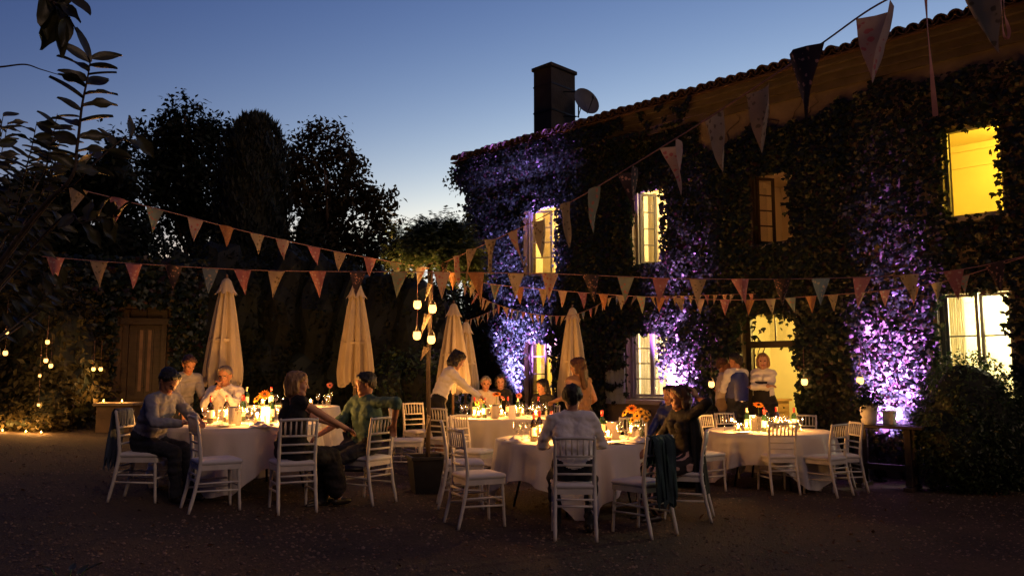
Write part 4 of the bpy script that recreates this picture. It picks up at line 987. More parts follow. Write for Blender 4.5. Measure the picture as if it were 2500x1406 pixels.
# flag pieces tied to the trunk
for i, (u, v0, v1, w_) in enumerate(((1042,765,820,30),(1048,690,735,22),(1040,845,880,28),(1046,1010,1060,16),(1046,1120,1160,16))):
    a = at(u-w_*.2, v0, 9.80); b = at(u+w_*.35, v0+6, 9.80); c = at(u-w_*.5, v1, 9.76)
    o = MB().grid([[ (0,0,0), (b-a)*.5+Vector((0,-.02,0)), b-a ], [ (c-a)*.5, ((b-a)+(c-a))*.42+Vector((0,-.02,0)), ((b-a)+(c-a))*.5 ], [ c-a, c-a+Vector((.004,0,0)), c-a+Vector((.008,0,0)) ]]).build('pennant', FL[(6,0,6,0,0)[i]], None, True, loc=a)
    tag(o, ('cream pennant tied to the slim trunk between the hanging lanterns','cream pennant tied to the slim trunk just under its crown','cream pennant tied to the slim trunk below the hanging lanterns','narrow cream pennant on the trunk in front of the waitress','narrow cream pennant tied to the trunk just above the planter')[i], 'pennant')
# ================================================================== trees and shrubs
def limbs(t, base, top, r0, targets):
    MB().tube([base, base.lerp(top, .5)+Vector((rnd.gauss(0,.15), rnd.gauss(0,.15), 0)), top], [r0, r0*.75, r0*.5], 9).build('trunk', m_bark, t, True)
    mb = MB()
    for e in targets:
        e = Vector(e); s = base.lerp(top, rnd.uniform(.6, 1.)); m_ = s.lerp(e, .5) + Vector((rnd.gauss(0,.2), rnd.gauss(0,.2), .25))
        mb.tube([s, m_, e], [r0*.34, r0*.2, r0*.06], 6)
    mb.build('limbs', m_bark, t, True)
def btree(name, lab, u, Y, blobs_px, nclump, per, crad, leaf, mat, r0=.22, tpl=T_LEAF, shell=.35, core=.0, grp='trees beyond the yard'):
    p = gnd(u, Y); t = thing(name, lab, 'tree', p, 0, grp); B = []
    for (bu, bv, ru, rv) in blobs_px:
        c = at(bu, bv, Y); k = Y/F; B.append((c.x-p.x, rnd.uniform(-.5,.5)*ru*k, c.z-p.z, ru*k, ru*k*.9, rv*k))
    zmin = min(b[2]-b[5] for b in B); ztop = max(b[2] for b in B)
    limbs(t, Vector((0,0,0)), Vector((0,0,max(zmin+.5, ztop*.62))), r0, [(b[0], b[1], b[2]) for b in B for _ in range(2)])
    if core:
        mb = MB()
        for i, b in enumerate(B): rock_blob(mb, b[:3], [q*core for q in b[3:]], 2, .15, i)
        mb.build('dark_core', m_cyp, t)  # opaque dark core added behind the leaves so the sky stays hidden
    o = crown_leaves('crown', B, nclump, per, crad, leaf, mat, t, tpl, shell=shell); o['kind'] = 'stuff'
    return t
btree('chestnut_tree', 'broad dark tree with a tall rounded crown left of the cypress', 470, 27, [(450,330,75,75),(395,350,55,60),(520,340,65,55),(560,400,60,80),(470,430,90,90),(390,430,60,70),(455,270,35,30),(430,520,90,80),(540,520,70,80),(350,320,25,35)], 520, 26, .17, .19, m_tl, .25)
btree('plane_tree', 'loose crowned tree with golden leaves between the cypress and the house', 800, 24, [(790,350,55,50),(760,410,60,60),(840,400,45,55),(735,470,50,70),(800,500,70,60),(870,480,55,50),(925,500,45,45),(770,600,70,80),(860,600,80,80),(930,600,50,70),(820,700,90,80),(900,720,80,80),(720,360,30,40)], 620, 24, .15, .17, m_tl2, .22)
btree('ash_tree', 'pale sunlit shrubby tree glimpsed beside the house corner', 1098, 26, [(1090,720,45,80),(1120,790,30,80),(1075,830,50,90),(1105,900,45,60)], 200, 22, .12, .15, m_rob, .10)
btree('oak_tree', 'dark tree mass behind the magnolia leaves', 150, 24, [(140,500,120,90),(40,480,100,90),(250,480,90,90),(300,430,60,70),(90,620,160,120),(270,620,120,120),(190,430,60,60),(270,370,22,30)], 560, 26, .2, .22, m_tl, .3, core=.6)
# cypress: a dark column
p = gnd(600, 22.5); t = thing('cypress_tree', 'tall black columnar cypress', 'tree', p, 0, 'trees beyond the yard'); zt = at(612,285,22.5).z - p.z
MB().tube([(0,0,0),(0,0,zt*.8)], [.2,.05], 8).build('trunk', m_bark, t, True)
mb = MB(); rows = []
def cyr(f): return 1.02*min(1, (f*5+.35))*(1-f**10)**.55
for j in range(26):
    f = j/25; rows.append([((cyr(f)*.86*(1+.12*noise.noise(Vector((math.cos(q)*2, math.sin(q)*2, f*6)))))*math.cos(q), cyr(f)*.86*math.sin(q), .5+(zt-.7)*f) for q in [2*math.pi*k/20 for k in range(20)]])
mb.grid(rows, closed=True); mb.build('dark_core', m_cyp, t)  # solid dark core added inside the cypress against see-through gaps
n = 16000; f = nrs.rand(n)**.9; q = nrs.rand(n)*6.283; r = np.array([cyr(a) for a in f])*(.82+.2*nrs.rand(n)+.1*np.sin(q*7+f*30))
P = np.stack([r*np.cos(q), r*np.sin(q), .5+(zt-.55)*f], 1); D = np.stack([np.cos(q), np.sin(q), .3+0*q], 1)
o = cloud('foliage', P, D + nrs.normal(size=(n,3))*.5, np.stack([np.cos(q)*.35, np.sin(q)*.35, np.ones(n)], 1)+nrs.normal(size=(n,3))*.15, .16+.16*nrs.rand(n), T_NEED, m_cyp, t); o['kind'] = 'stuff'
p = gnd(745, 23.5); t = thing('cypress_tree', 'narrow dark cypress half hidden under the golden tree', 'tree', p, 0, 'trees beyond the yard')
k = at(745,520,23.5).z - p.z
MB().tube([(0,0,0),(0,0,k*.8)], [.15,.04], 8).build('trunk', m_bark, t, True)
rows = [[(.42*cyr(j/17)*(1+.15*math.sin(5*q+j))*math.cos(q), .42*cyr(j/17)*math.sin(q), .3+(k-.3)*j/17) for q in [2*math.pi*i/16 for i in range(16)]] for j in range(18)]
MB().grid(rows, closed=True).build('dark_core', m_cyp, t)  # added dark core, keeps sky from showing through the foliage
n = 5000; f = nrs.rand(n); q = nrs.rand(n)*6.283; r = .42*np.array([cyr(a) for a in f])*(.9+.25*nrs.rand(n))
o = cloud('foliage', np.stack([r*np.cos(q), r*np.sin(q), .3+(k-.3)*f], 1), np.stack([np.cos(q), np.sin(q), .3+0*q], 1)+nrs.normal(size=(n,3))*.5, np.stack([np.cos(q)*.35, np.sin(q)*.35, np.ones(n)], 1), .12+.12*nrs.rand(n), T_NEED, m_cyp, t); o['kind'] = 'stuff'
# hedge closing the yard
def hedge(lab, pts, name='hedge', leaf=.13, mat=m_tl, n=900, per=16, depth=1.1):
    P0 = gnd(pts[0][0], pts[0][2]); t = thing(name, lab, 'hedge', P0); B = []
    for (u, vt, Y, ru) in pts:
        g_ = gnd(u, Y); zt_ = at(u, vt, Y).z; r = ru*Y/F; h = (zt_-g_.z)
        B.append((g_.x-P0.x, Y-P0.y, g_.z+h*.5-P0.z, r, depth, h*.5)); 
        B.append((g_.x-P0.x+rnd.uniform(-.3,.3), Y-P0.y, g_.z+h*.25-P0.z, r*1.15, depth*1.1, h*.27))
    mb = MB()
    for i, b in enumerate(B): rock_blob(mb, b[:3], [q*.86 for q in b[3:]], 3, .12, i, 2.)
    mb.build('dark_core', m_cyp, t)  # lumpy opaque core added to block the sky between hedge leaves
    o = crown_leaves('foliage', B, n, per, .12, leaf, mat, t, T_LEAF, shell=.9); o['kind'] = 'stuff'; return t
hedge('tall dark hedge closing the yard between the lean-to and the house', [(430,590,19.5,90),(520,560,20,95),(610,600,20,95),(700,570,19.8,90),(790,600,19.5,90),(870,620,19.2,80),(940,620,18.8,80),(1010,640,18.6,75),(1065,690,18.6,60),(1100,800,18.6,50)], n=1500)
hedge('low lit shrub behind the slim trunk and parasols', [(960,870,17,50),(1020,850,17,60),(1080,880,17,50)], 'shrub', .10, m_box, 420, 16, .6)
hedge('big leafy shrub hung with lanterns at the far left of the yard', [(-60,560,16.2,90),(20,600,16,90),(90,640,15.8,80),(150,720,15.9,60)], 'shrub', .14, m_tl2, 900, 16, .8)
hedge('low shrub at the foot of the lantern hedge', [(40,960,15.3,70),(110,930,15.2,55)], 'shrub', .10, m_tl2, 260, 16, .5)

# ---- clipped bush, dark trestle table, urn on the right ----------------------
bp = gnd(2378, 11.35); t = thing('clipped_bush', 'round clipped dark bush under the brightest window', 'bush', bp)
hh = at(2378, 872, 11.35).z - bp.z; rr = 118*11.35/F
B = [(0,0,hh*.52,rr,rr*.8,hh*.49),(-.25,-.05,hh*.38,rr*.8,rr*.75,hh*.37),(.3,0,hh*.4,rr*.8,rr*.7,hh*.39)]
mb = MB(); [rock_blob(mb, b[:3], [q*.86 for q in b[3:]], 3, .06, i) for i, b in enumerate(B)]; mb.build('dark_core', m_cyp, t)  # solid dark core added inside the bush, under its leaves
o = crown_leaves('foliage', B, 1500, 9, .05, .055, m_box, t, shell=.92); o['kind'] = 'stuff'
MB().tube([(0,0,0),(0,0,hh*.4)], .05, 7).build('trunk', m_bark, t)
# tall climbing shrub between creeper and window
tp = gnd(2165, 11.6); t = thing('trestle_table', 'long dark wooden trestle table at the foot of the purple creeper', 'table', tp, HA+.1)
zt = at(2165, 1036, 11.6).z - tp.z
MB().box(-.56,.56,-.30,.30,zt-.04,zt).build('tabletop', m_dwood, t, bevel=.008)
for s in (-1,1):
    for k in (-1,1): MB().box(s*.33-.045, s*.33+.045, k*.14-.045, k*.14+.045, .06, zt-.042).build('leg', m_dwood, t, bevel=.006)
    MB().box(s*.33-.06, s*.33+.06, -.27, .27, 0, .058).build('foot', m_dwood, t, bevel=.006)
MB().box(-.284,.284,-.03,.03,.25,.33).build('stretcher', m_dwood, t)
up = at(2122, 1034, 11.62); up.z = tp.z + zt
t = thing('plant_urn', 'white planter with trailing leaves on the dark trestle table', 'planter', up); t.scale = (.8,.8,.8)
MB().lathe([(.10,0),(.12,.01),(.135,.10),(.15,.30),(.165,.32),(.165,.345),(.14,.345),(.13,.28),(.001,.28)], 20, cap=False).build('pot', m_urn, t, True)
crown_leaves('foliage', [(0,0,.46,.20,.2,.16),(-.08,0,.42,.16,.15,.14)], 60, 7, .05, .09, m_ivy, t)['kind'] = 'stuff'
bxp = at(2172, 1034, 11.62); bxp.z = tp.z + zt
t = thing('stone_trough', 'small white stone block on the dark trestle table beside the planter', 'trough', bxp, HA); t.scale = (.7,.7,.7)
MB().box(-.11,.11,-.08,.08,0,.24).build('block', m_urn, t, bevel=.012); MB().box(-.13,.13,-.1,.1,.241,.28).build('lip', m_urn, t, bevel=.01)
# candle jars on brackets by the door
for (u, v, off, lab) in ((1737,938,.50,'glowing lantern by the creeper behind the waiter'),(1964,932,.30,'glowing lantern on the ivy right of the doorway'),(2100,929,.62,'glowing lantern hanging in front of the purple creeper')):
    s, z = fac(u, v, off); p = hw(s, off, z); o = put('lantern', p, lab, 'lanterns on the house wall', sc_=1.1); flame_light(p + Vector((0,0,.0)), 7, (1,.55,.2), .05)
    q = Matrix.Rotation(-o.rotation_euler.z, 3, 'Z') @ (-HN*off); MB().tube([(0,0,.12),(0,0,.2),q/1.1+Vector((0,0,.25))], .005, 5).build('hook', m_iron, o)

# ---- left: lean-to with a timber door, stone plinth, lanterns -----------------
La = gnd(150, 17.6); Lb = gnd(470, 18.2); Ld = Vector((Lb.x-La.x, Lb.y-La.y, 0)); Ll = Ld.length; Lang = math.atan2(Ld.y, Ld.x)
cot = thing('outbuilding', 'low dark stone outbuilding with a timber door at the left', 'building', La, Lang)
def ls(u): 
    d = ray(u, 900); e = Vector((0,0,EYE)); n_ = Vector((Ld.y,-Ld.x,0)).normalized(); tt = (La-e).dot(n_)/d.dot(n_); return ((e+d*tt)-La).dot(Ld.normalized())
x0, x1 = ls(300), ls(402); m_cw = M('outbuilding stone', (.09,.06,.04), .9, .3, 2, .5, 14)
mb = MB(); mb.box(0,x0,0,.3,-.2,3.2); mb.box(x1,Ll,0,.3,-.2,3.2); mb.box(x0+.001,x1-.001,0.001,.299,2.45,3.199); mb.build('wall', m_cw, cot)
MB().box(-.2,Ll+.2,-.25,3.,3.202,3.32).build('roof', m_tile, cot); MB().box(0,.3,.302,2.9,-.2,3.2).build('wall', m_cw, cot); MB().box(Ll-.3,Ll,.302,2.9,-.2,3.2).build('wall', m_cw, cot); MB().box(.302,Ll-.302,2.6,2.9,-.2,3.2).build('wall', m_cw, cot)
mb = MB(); mb.box(x0-.02,x0+.09,-.05,.1,0,2.43); mb.box(x1-.09,x1+.02,-.05,.1,0,2.43); mb.box(x0-.08,x1+.08,-.08,.1,2.1,2.24); mb.build('door_frame', m_dwood, cot)
m_ld = M('weathered door', (.10,.06,.035), .7, .4, 3, .4, 30, stretch=(1,1,.4))
wd = (x1-x0-.18)/4
for k in range(4):
    MB().box(x0+.09+wd*k+.003, x0+.09+wd*(k+1)-.003, .04, .075, .02, 2.095).build('door_plank', m_dwood, cot)
m_lp = M('faded door panel', (.20,.125,.075), .7, .4, 3, .4, 30)
for k in (1, 2): MB().box(x0+.09+wd*k+.05, x0+.09+wd*(k+1)-.05, .025, .0395, .62, 1.98).build('door_panel', m_lp, cot)
for k in range(2): MB().box(x0+.10, x1-.10, .015, .039, .45+k*1.56, .56+k*1.53).build('door_ledge', m_dwood, cot)
for k in range(2): MB().box(x0+.09+wd*2*k+.01, x0+.09+wd*2*(k+1)-.01, .05, .06, 2.245, 2.44).build('door_light', m_dwood, cot)
# creeper over the outbuilding
n = 5200; cx = nrs.rand(n)*(Ll+.4)-.2; cz = nrs.rand(n)**.8*3.6
k_ = ~((cx > x0-.12) & (cx < x1+.12) & (cz < 2.5)) ; k_ &= (cz > 1.0 + .9*np.sin(cx*2.1)) | (nrs.rand(n) < .35); cx, cz = cx[k_], cz[k_]; n = len(cx)
cr = thing('climbing_creeper', 'dark creeper hanging over the outbuilding wall and roof edge', 'creeper', La, Lang)
cloud('foliage', np.stack([cx, -.04-.35*nrs.rand(n)*np.clip(cz-1.2, .2, 1.2), cz], 1), np.stack([nrs.normal(size=n)*.5, -np.ones(n), .5+nrs.normal(size=n)*.4], 1), np.stack([nrs.normal(size=n)*.5, nrs.normal(size=n)*.3-.2, -np.ones(n)], 1), .08+.09*nrs.rand(n), T_IVY, m_ivy, cr)['kind'] = 'stuff'
# stone plinth with tea lights
pz = gnd(282, 15.6); t = thing('stone_plinth', 'pale stone plinth with two tea lights on it', 'plinth', pz, .05); hz = at(280, 982, 15.6).z - pz.z
MB().box(-.30,.34,-.22,.22,0,hz-.06).build('body', m_cw, t, bevel=.01); MB().box(-.35,.40,-.27,.27,hz-.058,hz).build('slab', m_stone, t, bevel=.01)
for u, l_ in ((256,'left'),(301,'right')): q = Vector((at(u,975,15.5).x, 15.45, pz.z+hz)); tea(q, 'tea light burning on the stone plinth', 'tea lights', 6)
for u in (3, 60, 98): q = gnd(u, 14.6); tea(q, 'tea light burning on the ground before the lantern hedge', 'tea lights', 5)
LG = 'lanterns hung in the left hedge'
for (u, v, Y) in ((15,813,13.6),(13,862,13.6),(116,835,14.3),(112,880,14.2),(124,893,14.1),(228,901,15.6),(246,901,15.6),(97,917,14.2),(94,988,14.4)):
    p = at(u, v, Y); lab = 'glowing lantern hung in front of the leafy hedge' if u < 200 else 'glowing lantern hung by the timber door of the outbuilding'
    sc_ = .9 if v < 905 else .6  # of the small ones, the upper is a lamp standing in for a reflection
    if u < 20: sc_ = 1.0
    lantern(p, .55, lab, LG, 4.5 if sc_ > .7 else 2.5, sc_*.78)

# ================================================================== near magnolia, upper left
mg0 = gnd(-380, 3.4); mag = thing('magnolia_tree', 'near branches with big dark oval leaves against the sky', 'tree', mg0)
bl = MB(); P = []
for j in range(7):
    f = j/6; wv = .23*math.sin(math.pi*min(.98, max(.04, f**.85)))**.8
    P.append([(-wv, f, .05+.10*f*f*-1), (-wv*.5, f, .0-.10*f*f), (0, f, -.03-.10*f*f), (wv*.5, f, .0-.10*f*f), (wv, f, .05-.10*f*f)])
bl.grid(P); lm2 = bl.mesh('leaf', m_mag, True)
bl2 = MB(); P2 = [[(x*(1+.12*math.sin(j*2.1)), y, z + .35*x*math.sin(j*1.3) - .22*y*y) for (x, y, z) in row] for j, row in enumerate(P)]; bl2.grid(P2); lm3 = bl2.mesh('leaf', m_mag, True)
tr = [Vector((0,0,0)), Vector((.1,.02,.9))]
MB().tube([(0,0,0),(.08,.05,.8),(.12,0,1.5),(.05,.05,2.2),(.1,0,3.0)], [.09,.08,.065,.05,.02], 9).build('trunk', m_bark, mag, True)
def branch(pxs, r0, nl, L, sprd=1., first=.15, up=.25, Ls=None, root=None):
    pts = [at(*q)-mg0 for q in pxs]; base = [root] if root is not None else []
    C = catm(base + pts, 8); n = len(C)
    MB().tube(C, [r0*(1-.8*i/n) for i in range(n)], 6).build('branch', m_bark, mag, True)
    for k in range(nl):
        f = first + (1-first)*(k+.5)/nl; i = min(n-2, int(f*(n-1))); p = C[i]; tg = (C[i+1]-C[i]).normalized()
        view = (p+mg0-Vector((0,0,EYE))).normalized(); side = tg.cross(view).normalized()*(1 if k % 2 else -1)
        d = (side*sprd + tg*rnd.uniform(.25,.6) + view*rnd.gauss(0,.45) + Vector((0,0,up*rnd.uniform(-.6,1)))).normalized()
        nn = (-view*.55 + Vector((0,0,.8)) + Vector((rnd.gauss(0,.4), rnd.gauss(0,.4), rnd.gauss(0,.3)))); nn = (nn - d*nn.dot(d)).normalized(); x = d.cross(nn)
        l = obj('leaf', rnd.choice((lm2, lm3)), mag); s = (Ls[k % len(Ls)] if Ls else L)*rnd.uniform(.8,1.15)
        l.matrix_basis = Matrix.Translation(p) @ Matrix((x, d, nn)).transposed().to_4x4() @ Matrix.Diagonal((s, s, s, 1))
rt = Vector((.08,.05,1.2))
branch([(60,560,3.1),(170,440,3.0),(188,360,3.0),(200,260,3.0),(214,190,3.0),(222,140,3.0)], .010, 21, .115, 1., .36, .2, root=rt)
branch([(-60,-60,2.7),(60,-40,2.7),(130,5,2.7),(165,40,2.7),(190,80,2.7)], .008, 4, .13, .5, .5, -1.6, root=Vector((.05,.05,2.2)))
branch([(130,5,2.7),(140,35,2.7),(150,60,2.72)], .004, 3, .14, .35, .2, -2.4)
branch([(120,5,2.68),(150,-5,2.68),(180,-10,2.68)], .004, 3, .12, .7, .1, .2)
branch([(100,520,3.4),(180,450,3.4),(240,390,3.4),(300,340,3.5),(340,330,3.5)], .007, 9, .11, .9, .35, .3, root=rt)
branch([(120,560,3.3),(200,545,3.2),(250,530,3.2),(290,530,3.2)], .006, 10, .11, .9, .35, .2, root=rt)
branch([(-60,165,3.2),(0,164,3.2),(60,158,3.2),(100,170,3.2),(150,185,3.25)], .006, 0, .1, root=Vector((.05,.05,2.2)))
for k in range(11):
    u, v = rnd.uniform(-30, 150), rnd.uniform(275, 430); Y = rnd.uniform(3.9, 4.8)
    branch([(u-60, v+190, Y), (u-20, v+90, Y), (u, v, Y)], .006, 13, .105, .9, .25, .2, root=rt)
for k in range(16):
    u, v = rnd.uniform(-60, 170), rnd.uniform(470, 760); Y = rnd.uniform(3.9, 5.2)
    branch([(u-90, v+90, Y), (u-40, v+40, Y), (u, v, Y)], .006, 12, .10, .9, .2, .1, root=rt)
# low sprigs rising in the near left corner of the yard
for i, (u, v, Y) in enumerate(((75,1300,4.4),(160,1260,4.9),(470,1310,4.3))):
    p = gnd(u, Y); t = thing('garden_sprig', ('small leafy sprig in the gravel at the edge of the yard','taller leafy sprig in the gravel beside another','broad leafy sprig in the open gravel before the blonde woman')[i], 'plant', p)
    for k in range(9):
        a = rnd.uniform(0, 6.28); e = Vector((math.cos(a)*.12, math.sin(a)*.12, rnd.uniform(.05,.24))); l = obj('leaf', lm2, t); d = (Vector((math.cos(a), math.sin(a), .5))).normalized(); nn = Vector((0,0,1)); nn = (nn-d*nn.dot(d)).normalized(); s = rnd.uniform(.07,.11)
        l.matrix_basis = Matrix.Translation(e*.8) @ Matrix((d.cross(nn), d, nn)).transposed().to_4x4() @ Matrix.Diagonal((s,s,s,1)); MB().tube([(0,0,0), e*.5+Vector((0,0,.02)), e*.85], .003, 5).build('stem', m_stem, t)
# ================================================================== people
m_skin = M('skin', (.50,.27,.18), .5, .08, 12, spec=.4); m_skin2 = M('tanned skin', (.40,.19,.11), .5, .08, 12, spec=.4)
m_lip = M('lips', (.36,.10,.09), .45, .1, 30); m_eyeb = M('dark eye', (.02,.015,.012), .2, .1, 30)
def hairm(n, c): return M(n, c, .45, .35, 14, .6, 40, stretch=(3,3,.6))
h_blond = hairm('blonde hair', (.36,.20,.08)); h_dark = hairm('black hair', (.012,.009,.008)); h_brown = hairm('brown hair', (.07,.03,.015)); h_grey = hairm('grey hair', (.20,.16,.13)); h_fair = hairm('fair hair', (.26,.13,.06))
c_white = M('white shirt cotton', (.84,.81,.77), .85, .06, 9, .25, 30); c_cream = M('cream shirt cotton', (.55,.48,.40), .85, .08, 9, .25, 30)
c_teal = M('teal shirt cotton', (.06,.13,.11), .85, .15, 9, .25, 30); c_black = M('black dress cloth', (.010,.009,.010), .85, .2, 9, .25, 30); c_navy = M('navy satin with uplight blue', (.015,.025,.15), .4, .2, 9, .2, 30)  # navy saturated further, the blue of the uplight put into its colour
c_jean = M('dark trouser cloth', (.022,.024,.032), .9, .2, 14, .25, 60); c_shoe = M('shoe leather', (.02,.014,.01), .4, .2, 20)
c_grey = M('grey blue shirt', (.22,.22,.26), .85, .1, 9, .25, 30)
c_strip = M('striped dress', (.012,.008,.009), .8, .2, 9)
def stripes(m):
    N = m.node_tree.nodes; L = m.node_tree.links; tc = N.new('ShaderNodeTexCoord'); wv = N.new('ShaderNodeTexWave'); wv.inputs['Scale'].default_value = 5; wv.inputs['Distortion'].default_value = 5; wv.inputs['Detail'].default_value = 1
    L.new(tc.outputs['Object'], wv.inputs['Vector']); mr = N.new('ShaderNodeMapRange'); mr.inputs[1].default_value = .72; mr.inputs[2].default_value = .8; L.new(wv.outputs['Fac'], mr.inputs[0])
    b = N['Principled BSDF']; src = b.inputs['Base Color'].links[0].from_socket; mx = N.new('ShaderNodeMix'); mx.data_type = 'RGBA'; L.new(mr.outputs[0], mx.inputs[0]); L.new(src, mx.inputs[6]); mx.inputs[7].default_value = (.55,.36,.30,1); L.new(mx.outputs[2], b.inputs['Base Color'])
stripes(c_strip)
def ik(a, b, l1, l2, pole):
    a, b, pole = Vector(a), Vector(b), Vector(pole); d = b-a; L = min(d.length, (l1+l2)*.995); dn = d.normalized(); b = a + dn*L
    x = (l1*l1-l2*l2+L*L)/(2*L); h = math.sqrt(max(0, l1*l1-x*x)); pv = pole - dn*pole.dot(dn)
    pv = pv.normalized() if pv.length > 1e-6 else dn.orthogonal().normalized()
    return a + dn*x + pv*h, b
def remesh(prims, voxel, seed=0, wob=.0):
    mb = MB()
    for (tg, a, b, ra, rb) in prims:
        a, b = Vector(a), Vector(b); d = b-a
        ax = d.normalized() if d.length > 1e-5 else Vector((0,0,1))
        pts = [a-ax*ra*q for q in (.985,.8,.5)] + [a, b] + [b+ax*rb*q for q in (.5,.8,.985)]
        rad = [ra*math.sqrt(1-q*q) for q in (.985,.8,.5)] + [ra, rb] + [rb*math.sqrt(1-q*q) for q in (.5,.8,.985)]
        mb.tube(pts, rad, 12)
    me = mb.mesh('tmp', []); o = bpy.data.objects.new('tmp', me); COL.objects.link(o)
    md = o.modifiers.new('r', 'REMESH'); md.mode = 'VOXEL'; md.voxel_size = voxel; md.adaptivity = 0
    s = o.modifiers.new('s', 'SMOOTH'); s.factor = .5; s.iterations = 3
    dg = bpy.context.evaluated_depsgraph_get(); out = bpy.data.meshes.new_from_object(o.evaluated_get(dg)); bpy.data.objects.remove(o); bpy.data.meshes.remove(me)
    return out
def classify(me, prims, tags):
    n = len(me.polygons); C = np.empty(n*3); me.polygons.foreach_get('center', C); C = C.reshape(-1,3); best = np.full(n, 1e9); idx = np.zeros(n, np.int32)
    for (tg, a, b, ra, rb) in prims:
        a, b = np.array(a, float), np.array(b, float); d = b-a; L2 = max(1e-9, d@d); t = np.clip(((C-a)@d)/L2, 0, 1)
        dist = np.linalg.norm(C - a - t[:,None]*d, axis=1) - (ra + (rb-ra)*t)
        if tg in ('lip','eye'): dist -= .001
        m = dist < best; best[m] = dist[m]; idx[m] = tags.index(tg)
    me.polygons.foreach_set('material_index', idx); me.polygons.foreach_set('use_smooth', [True]*n)
def person(lab, loc, rz, pose, mats, hair, hmat, female=False, skirt=None, scale=1., cat='person', sleeve='long', vox=.0095, extra=()):
    """joints in a frame facing +y; pose keys: pel, lean (x,y), twist, look, hl, hr, el, er, fl, fr, kl, kr"""
    t = thing('person', lab, cat, loc, rz); g = pose.get
    pel = Vector(pose['pel']); lx, ly = g('lean', (0,.03)); up = Vector((lx, ly, 1)).normalized(); tw = g('twist', 0); sd = Matrix.Rotation(tw, 3, 'Z') @ Vector((1,0,0)); sd = (sd-up*sd.dot(up)).normalized()
    sp = Vector((1,0,0)); bel = pel + up*.16; ch = pel + up*.34; shc = pel + up*.47; neck = shc + up*.06; hd = neck + (up*.7+Vector((0,.12,.55))).normalized()*.135
    if 'head' in pose: hd = neck + Vector(pose['head']).normalized()*.145
    sw = .155 if female else .175; tk = .92 if female else 1.0
    lk = Vector(g('look', (0,1,-.05))).normalized(); hu = (Vector((0,0,1))*.8+up*.4); hu = (hu-lk*hu.dot(lk)).normalized(); hx = lk.cross(hu)
    def H(x, y, z): return hd + hx*x + lk*y + hu*z
    pr = []
    A = lambda tg, a, b, ra, rb=None: pr.append((tg, tuple(a), tuple(b), ra, ra if rb is None else rb))
    top, bot = 'top', 'bot'
    for s in (-1, 1):
        A(bot, pel+sp*s*.075, pel+sp*s*.08+up*.05, .112*tk); A(top, pel+sp*s*.066+up*.05, bel+sd*s*.062+up*.04, .115*tk, .108*tk if not female else .098*tk)
        A(top, bel+sd*s*.062+up*.03, ch+sd*s*.075, .107*tk if not female else .094*tk, .112*tk); A(top, ch+sd*s*.07, shc+sd*s*.08-up*.03, .108*tk, .085*tk)
        if female: A(top, ch+sd*s*.07+Vector((0,.06,-.0)), ch+sd*s*.07+Vector((0,.075,.02)), .062)
        A('strap' if sleeve == 'none' else top, shc+sd*s*.05+up*.01, shc+sd*s*sw-up*.005, .058, .056)
        sh = shc + sd*s*sw; hk, ek = ('hr','er') if s > 0 else ('hl','el')
        el, hw_ = ik(sh, g(hk, (s*.22, .12, pel.z-.12)), .285*1.0, .255, g(ek, (s*.5, -.6, -.6)))
        st, sf = {'long': (top, top), 'short': (top, 'skin'), 'none': ('skin','skin'), 'rolled': (top,'skin')}[sleeve]
        k = 1. if st == 'skin' else 1.12
        A(st, sh, el, .052*k*tk, .042*k*tk); A(sf, el, hw_, .042*tk*(1.1 if sf == top else 1), .030*tk*(1.15 if sf == top else 1))
        if sleeve == 'rolled': A(top, el, el.lerp(hw_, .18), .049, .046)
        # hand: palm, four fingers, thumb
        fd = (hw_-el).normalized(); fd = Vector(g(hk+'d', tuple(fd))).normalized(); pn = Vector(g(hk+'n', (0,0,-1))); pn = (pn-fd*pn.dot(fd)); pn = pn.normalized() if pn.length > 1e-4 else fd.orthogonal().normalized(); ps = fd.cross(pn)
        A('skin', hw_, hw_+fd*.02, .027, .027)
        for q in (-1, 1): A('skin', hw_+fd*.03+ps*q*.018, hw_+fd*.085+ps*q*.022, .0165, .0155)
        cl = g('curl', .5)
        for q, fl_ in enumerate((.062,.074,.070,.055)):
            b0 = hw_+fd*.088+ps*(-.033+.022*q); b1 = b0+(fd*(1-cl*.4)+pn*cl*.5).normalized()*fl_*.55; b2 = b1+(fd*(1-cl)+pn*cl*1.1).normalized()*fl_*.5
            A('skin', b0, b1, .0098, .0092); A('skin', b1, b2, .0092, .008)
        th0 = hw_+fd*.03-ps*s*.030; th1 = th0+(fd*.6-ps*s*.8).normalized()*.038; A('skin', th0, th1, .0125, .0105); A('skin', th1, th1+(fd*.9-ps*s*.25+pn*.3).normalized()*.03, .0105, .009)
        hp = pel + sp*s*.085 - up*.02; fk, kk = ('fr','kr') if s > 0 else ('fl','kl')
        kn, an = ik(hp, g(fk, (s*.10, .02, .085)), .43, .42, g(kk, (s*.05, 1, .2)))
        A('leg' if skirt else bot, hp, kn, .088*tk, .060*tk); lt = 'leg' if skirt else bot
        A(lt, kn, kn.lerp(an,.35), .058*tk, .055*tk); A(lt, kn.lerp(an,.35), an, .055*tk, .038*tk*(1.15 if not skirt else .9))
        fdv = Vector((g('toe', 0)*1., 1, 0)).normalized(); A('shoe', an+Vector((0,-.035,-.045)), an+fdv*.10+Vector((0,0,-.055)), .036, .036); A('shoe', an+fdv*.09+Vector((0,0,-.055)), an+fdv*.17+Vector((0,0,-.06)), .038, .026)
        if skirt == 'sit': A(bot, hp, kn, .105, .085); A(bot, kn, kn.lerp(an, .75), .085, .10)
        if skirt == 'knee': A(bot, hp, kn+Vector((0,0,.02)), .115, .10)
        if skirt == 'apron': A(bot, hp, kn.lerp(an,.3), .12, .115)
    A('skin', shc+up*.0, neck+(hd-neck)*.35, .056*tk, .052*tk)
    if sleeve != 'none': A(top, shc+up*.005, shc+up*.04, .068*tk, .060*tk)
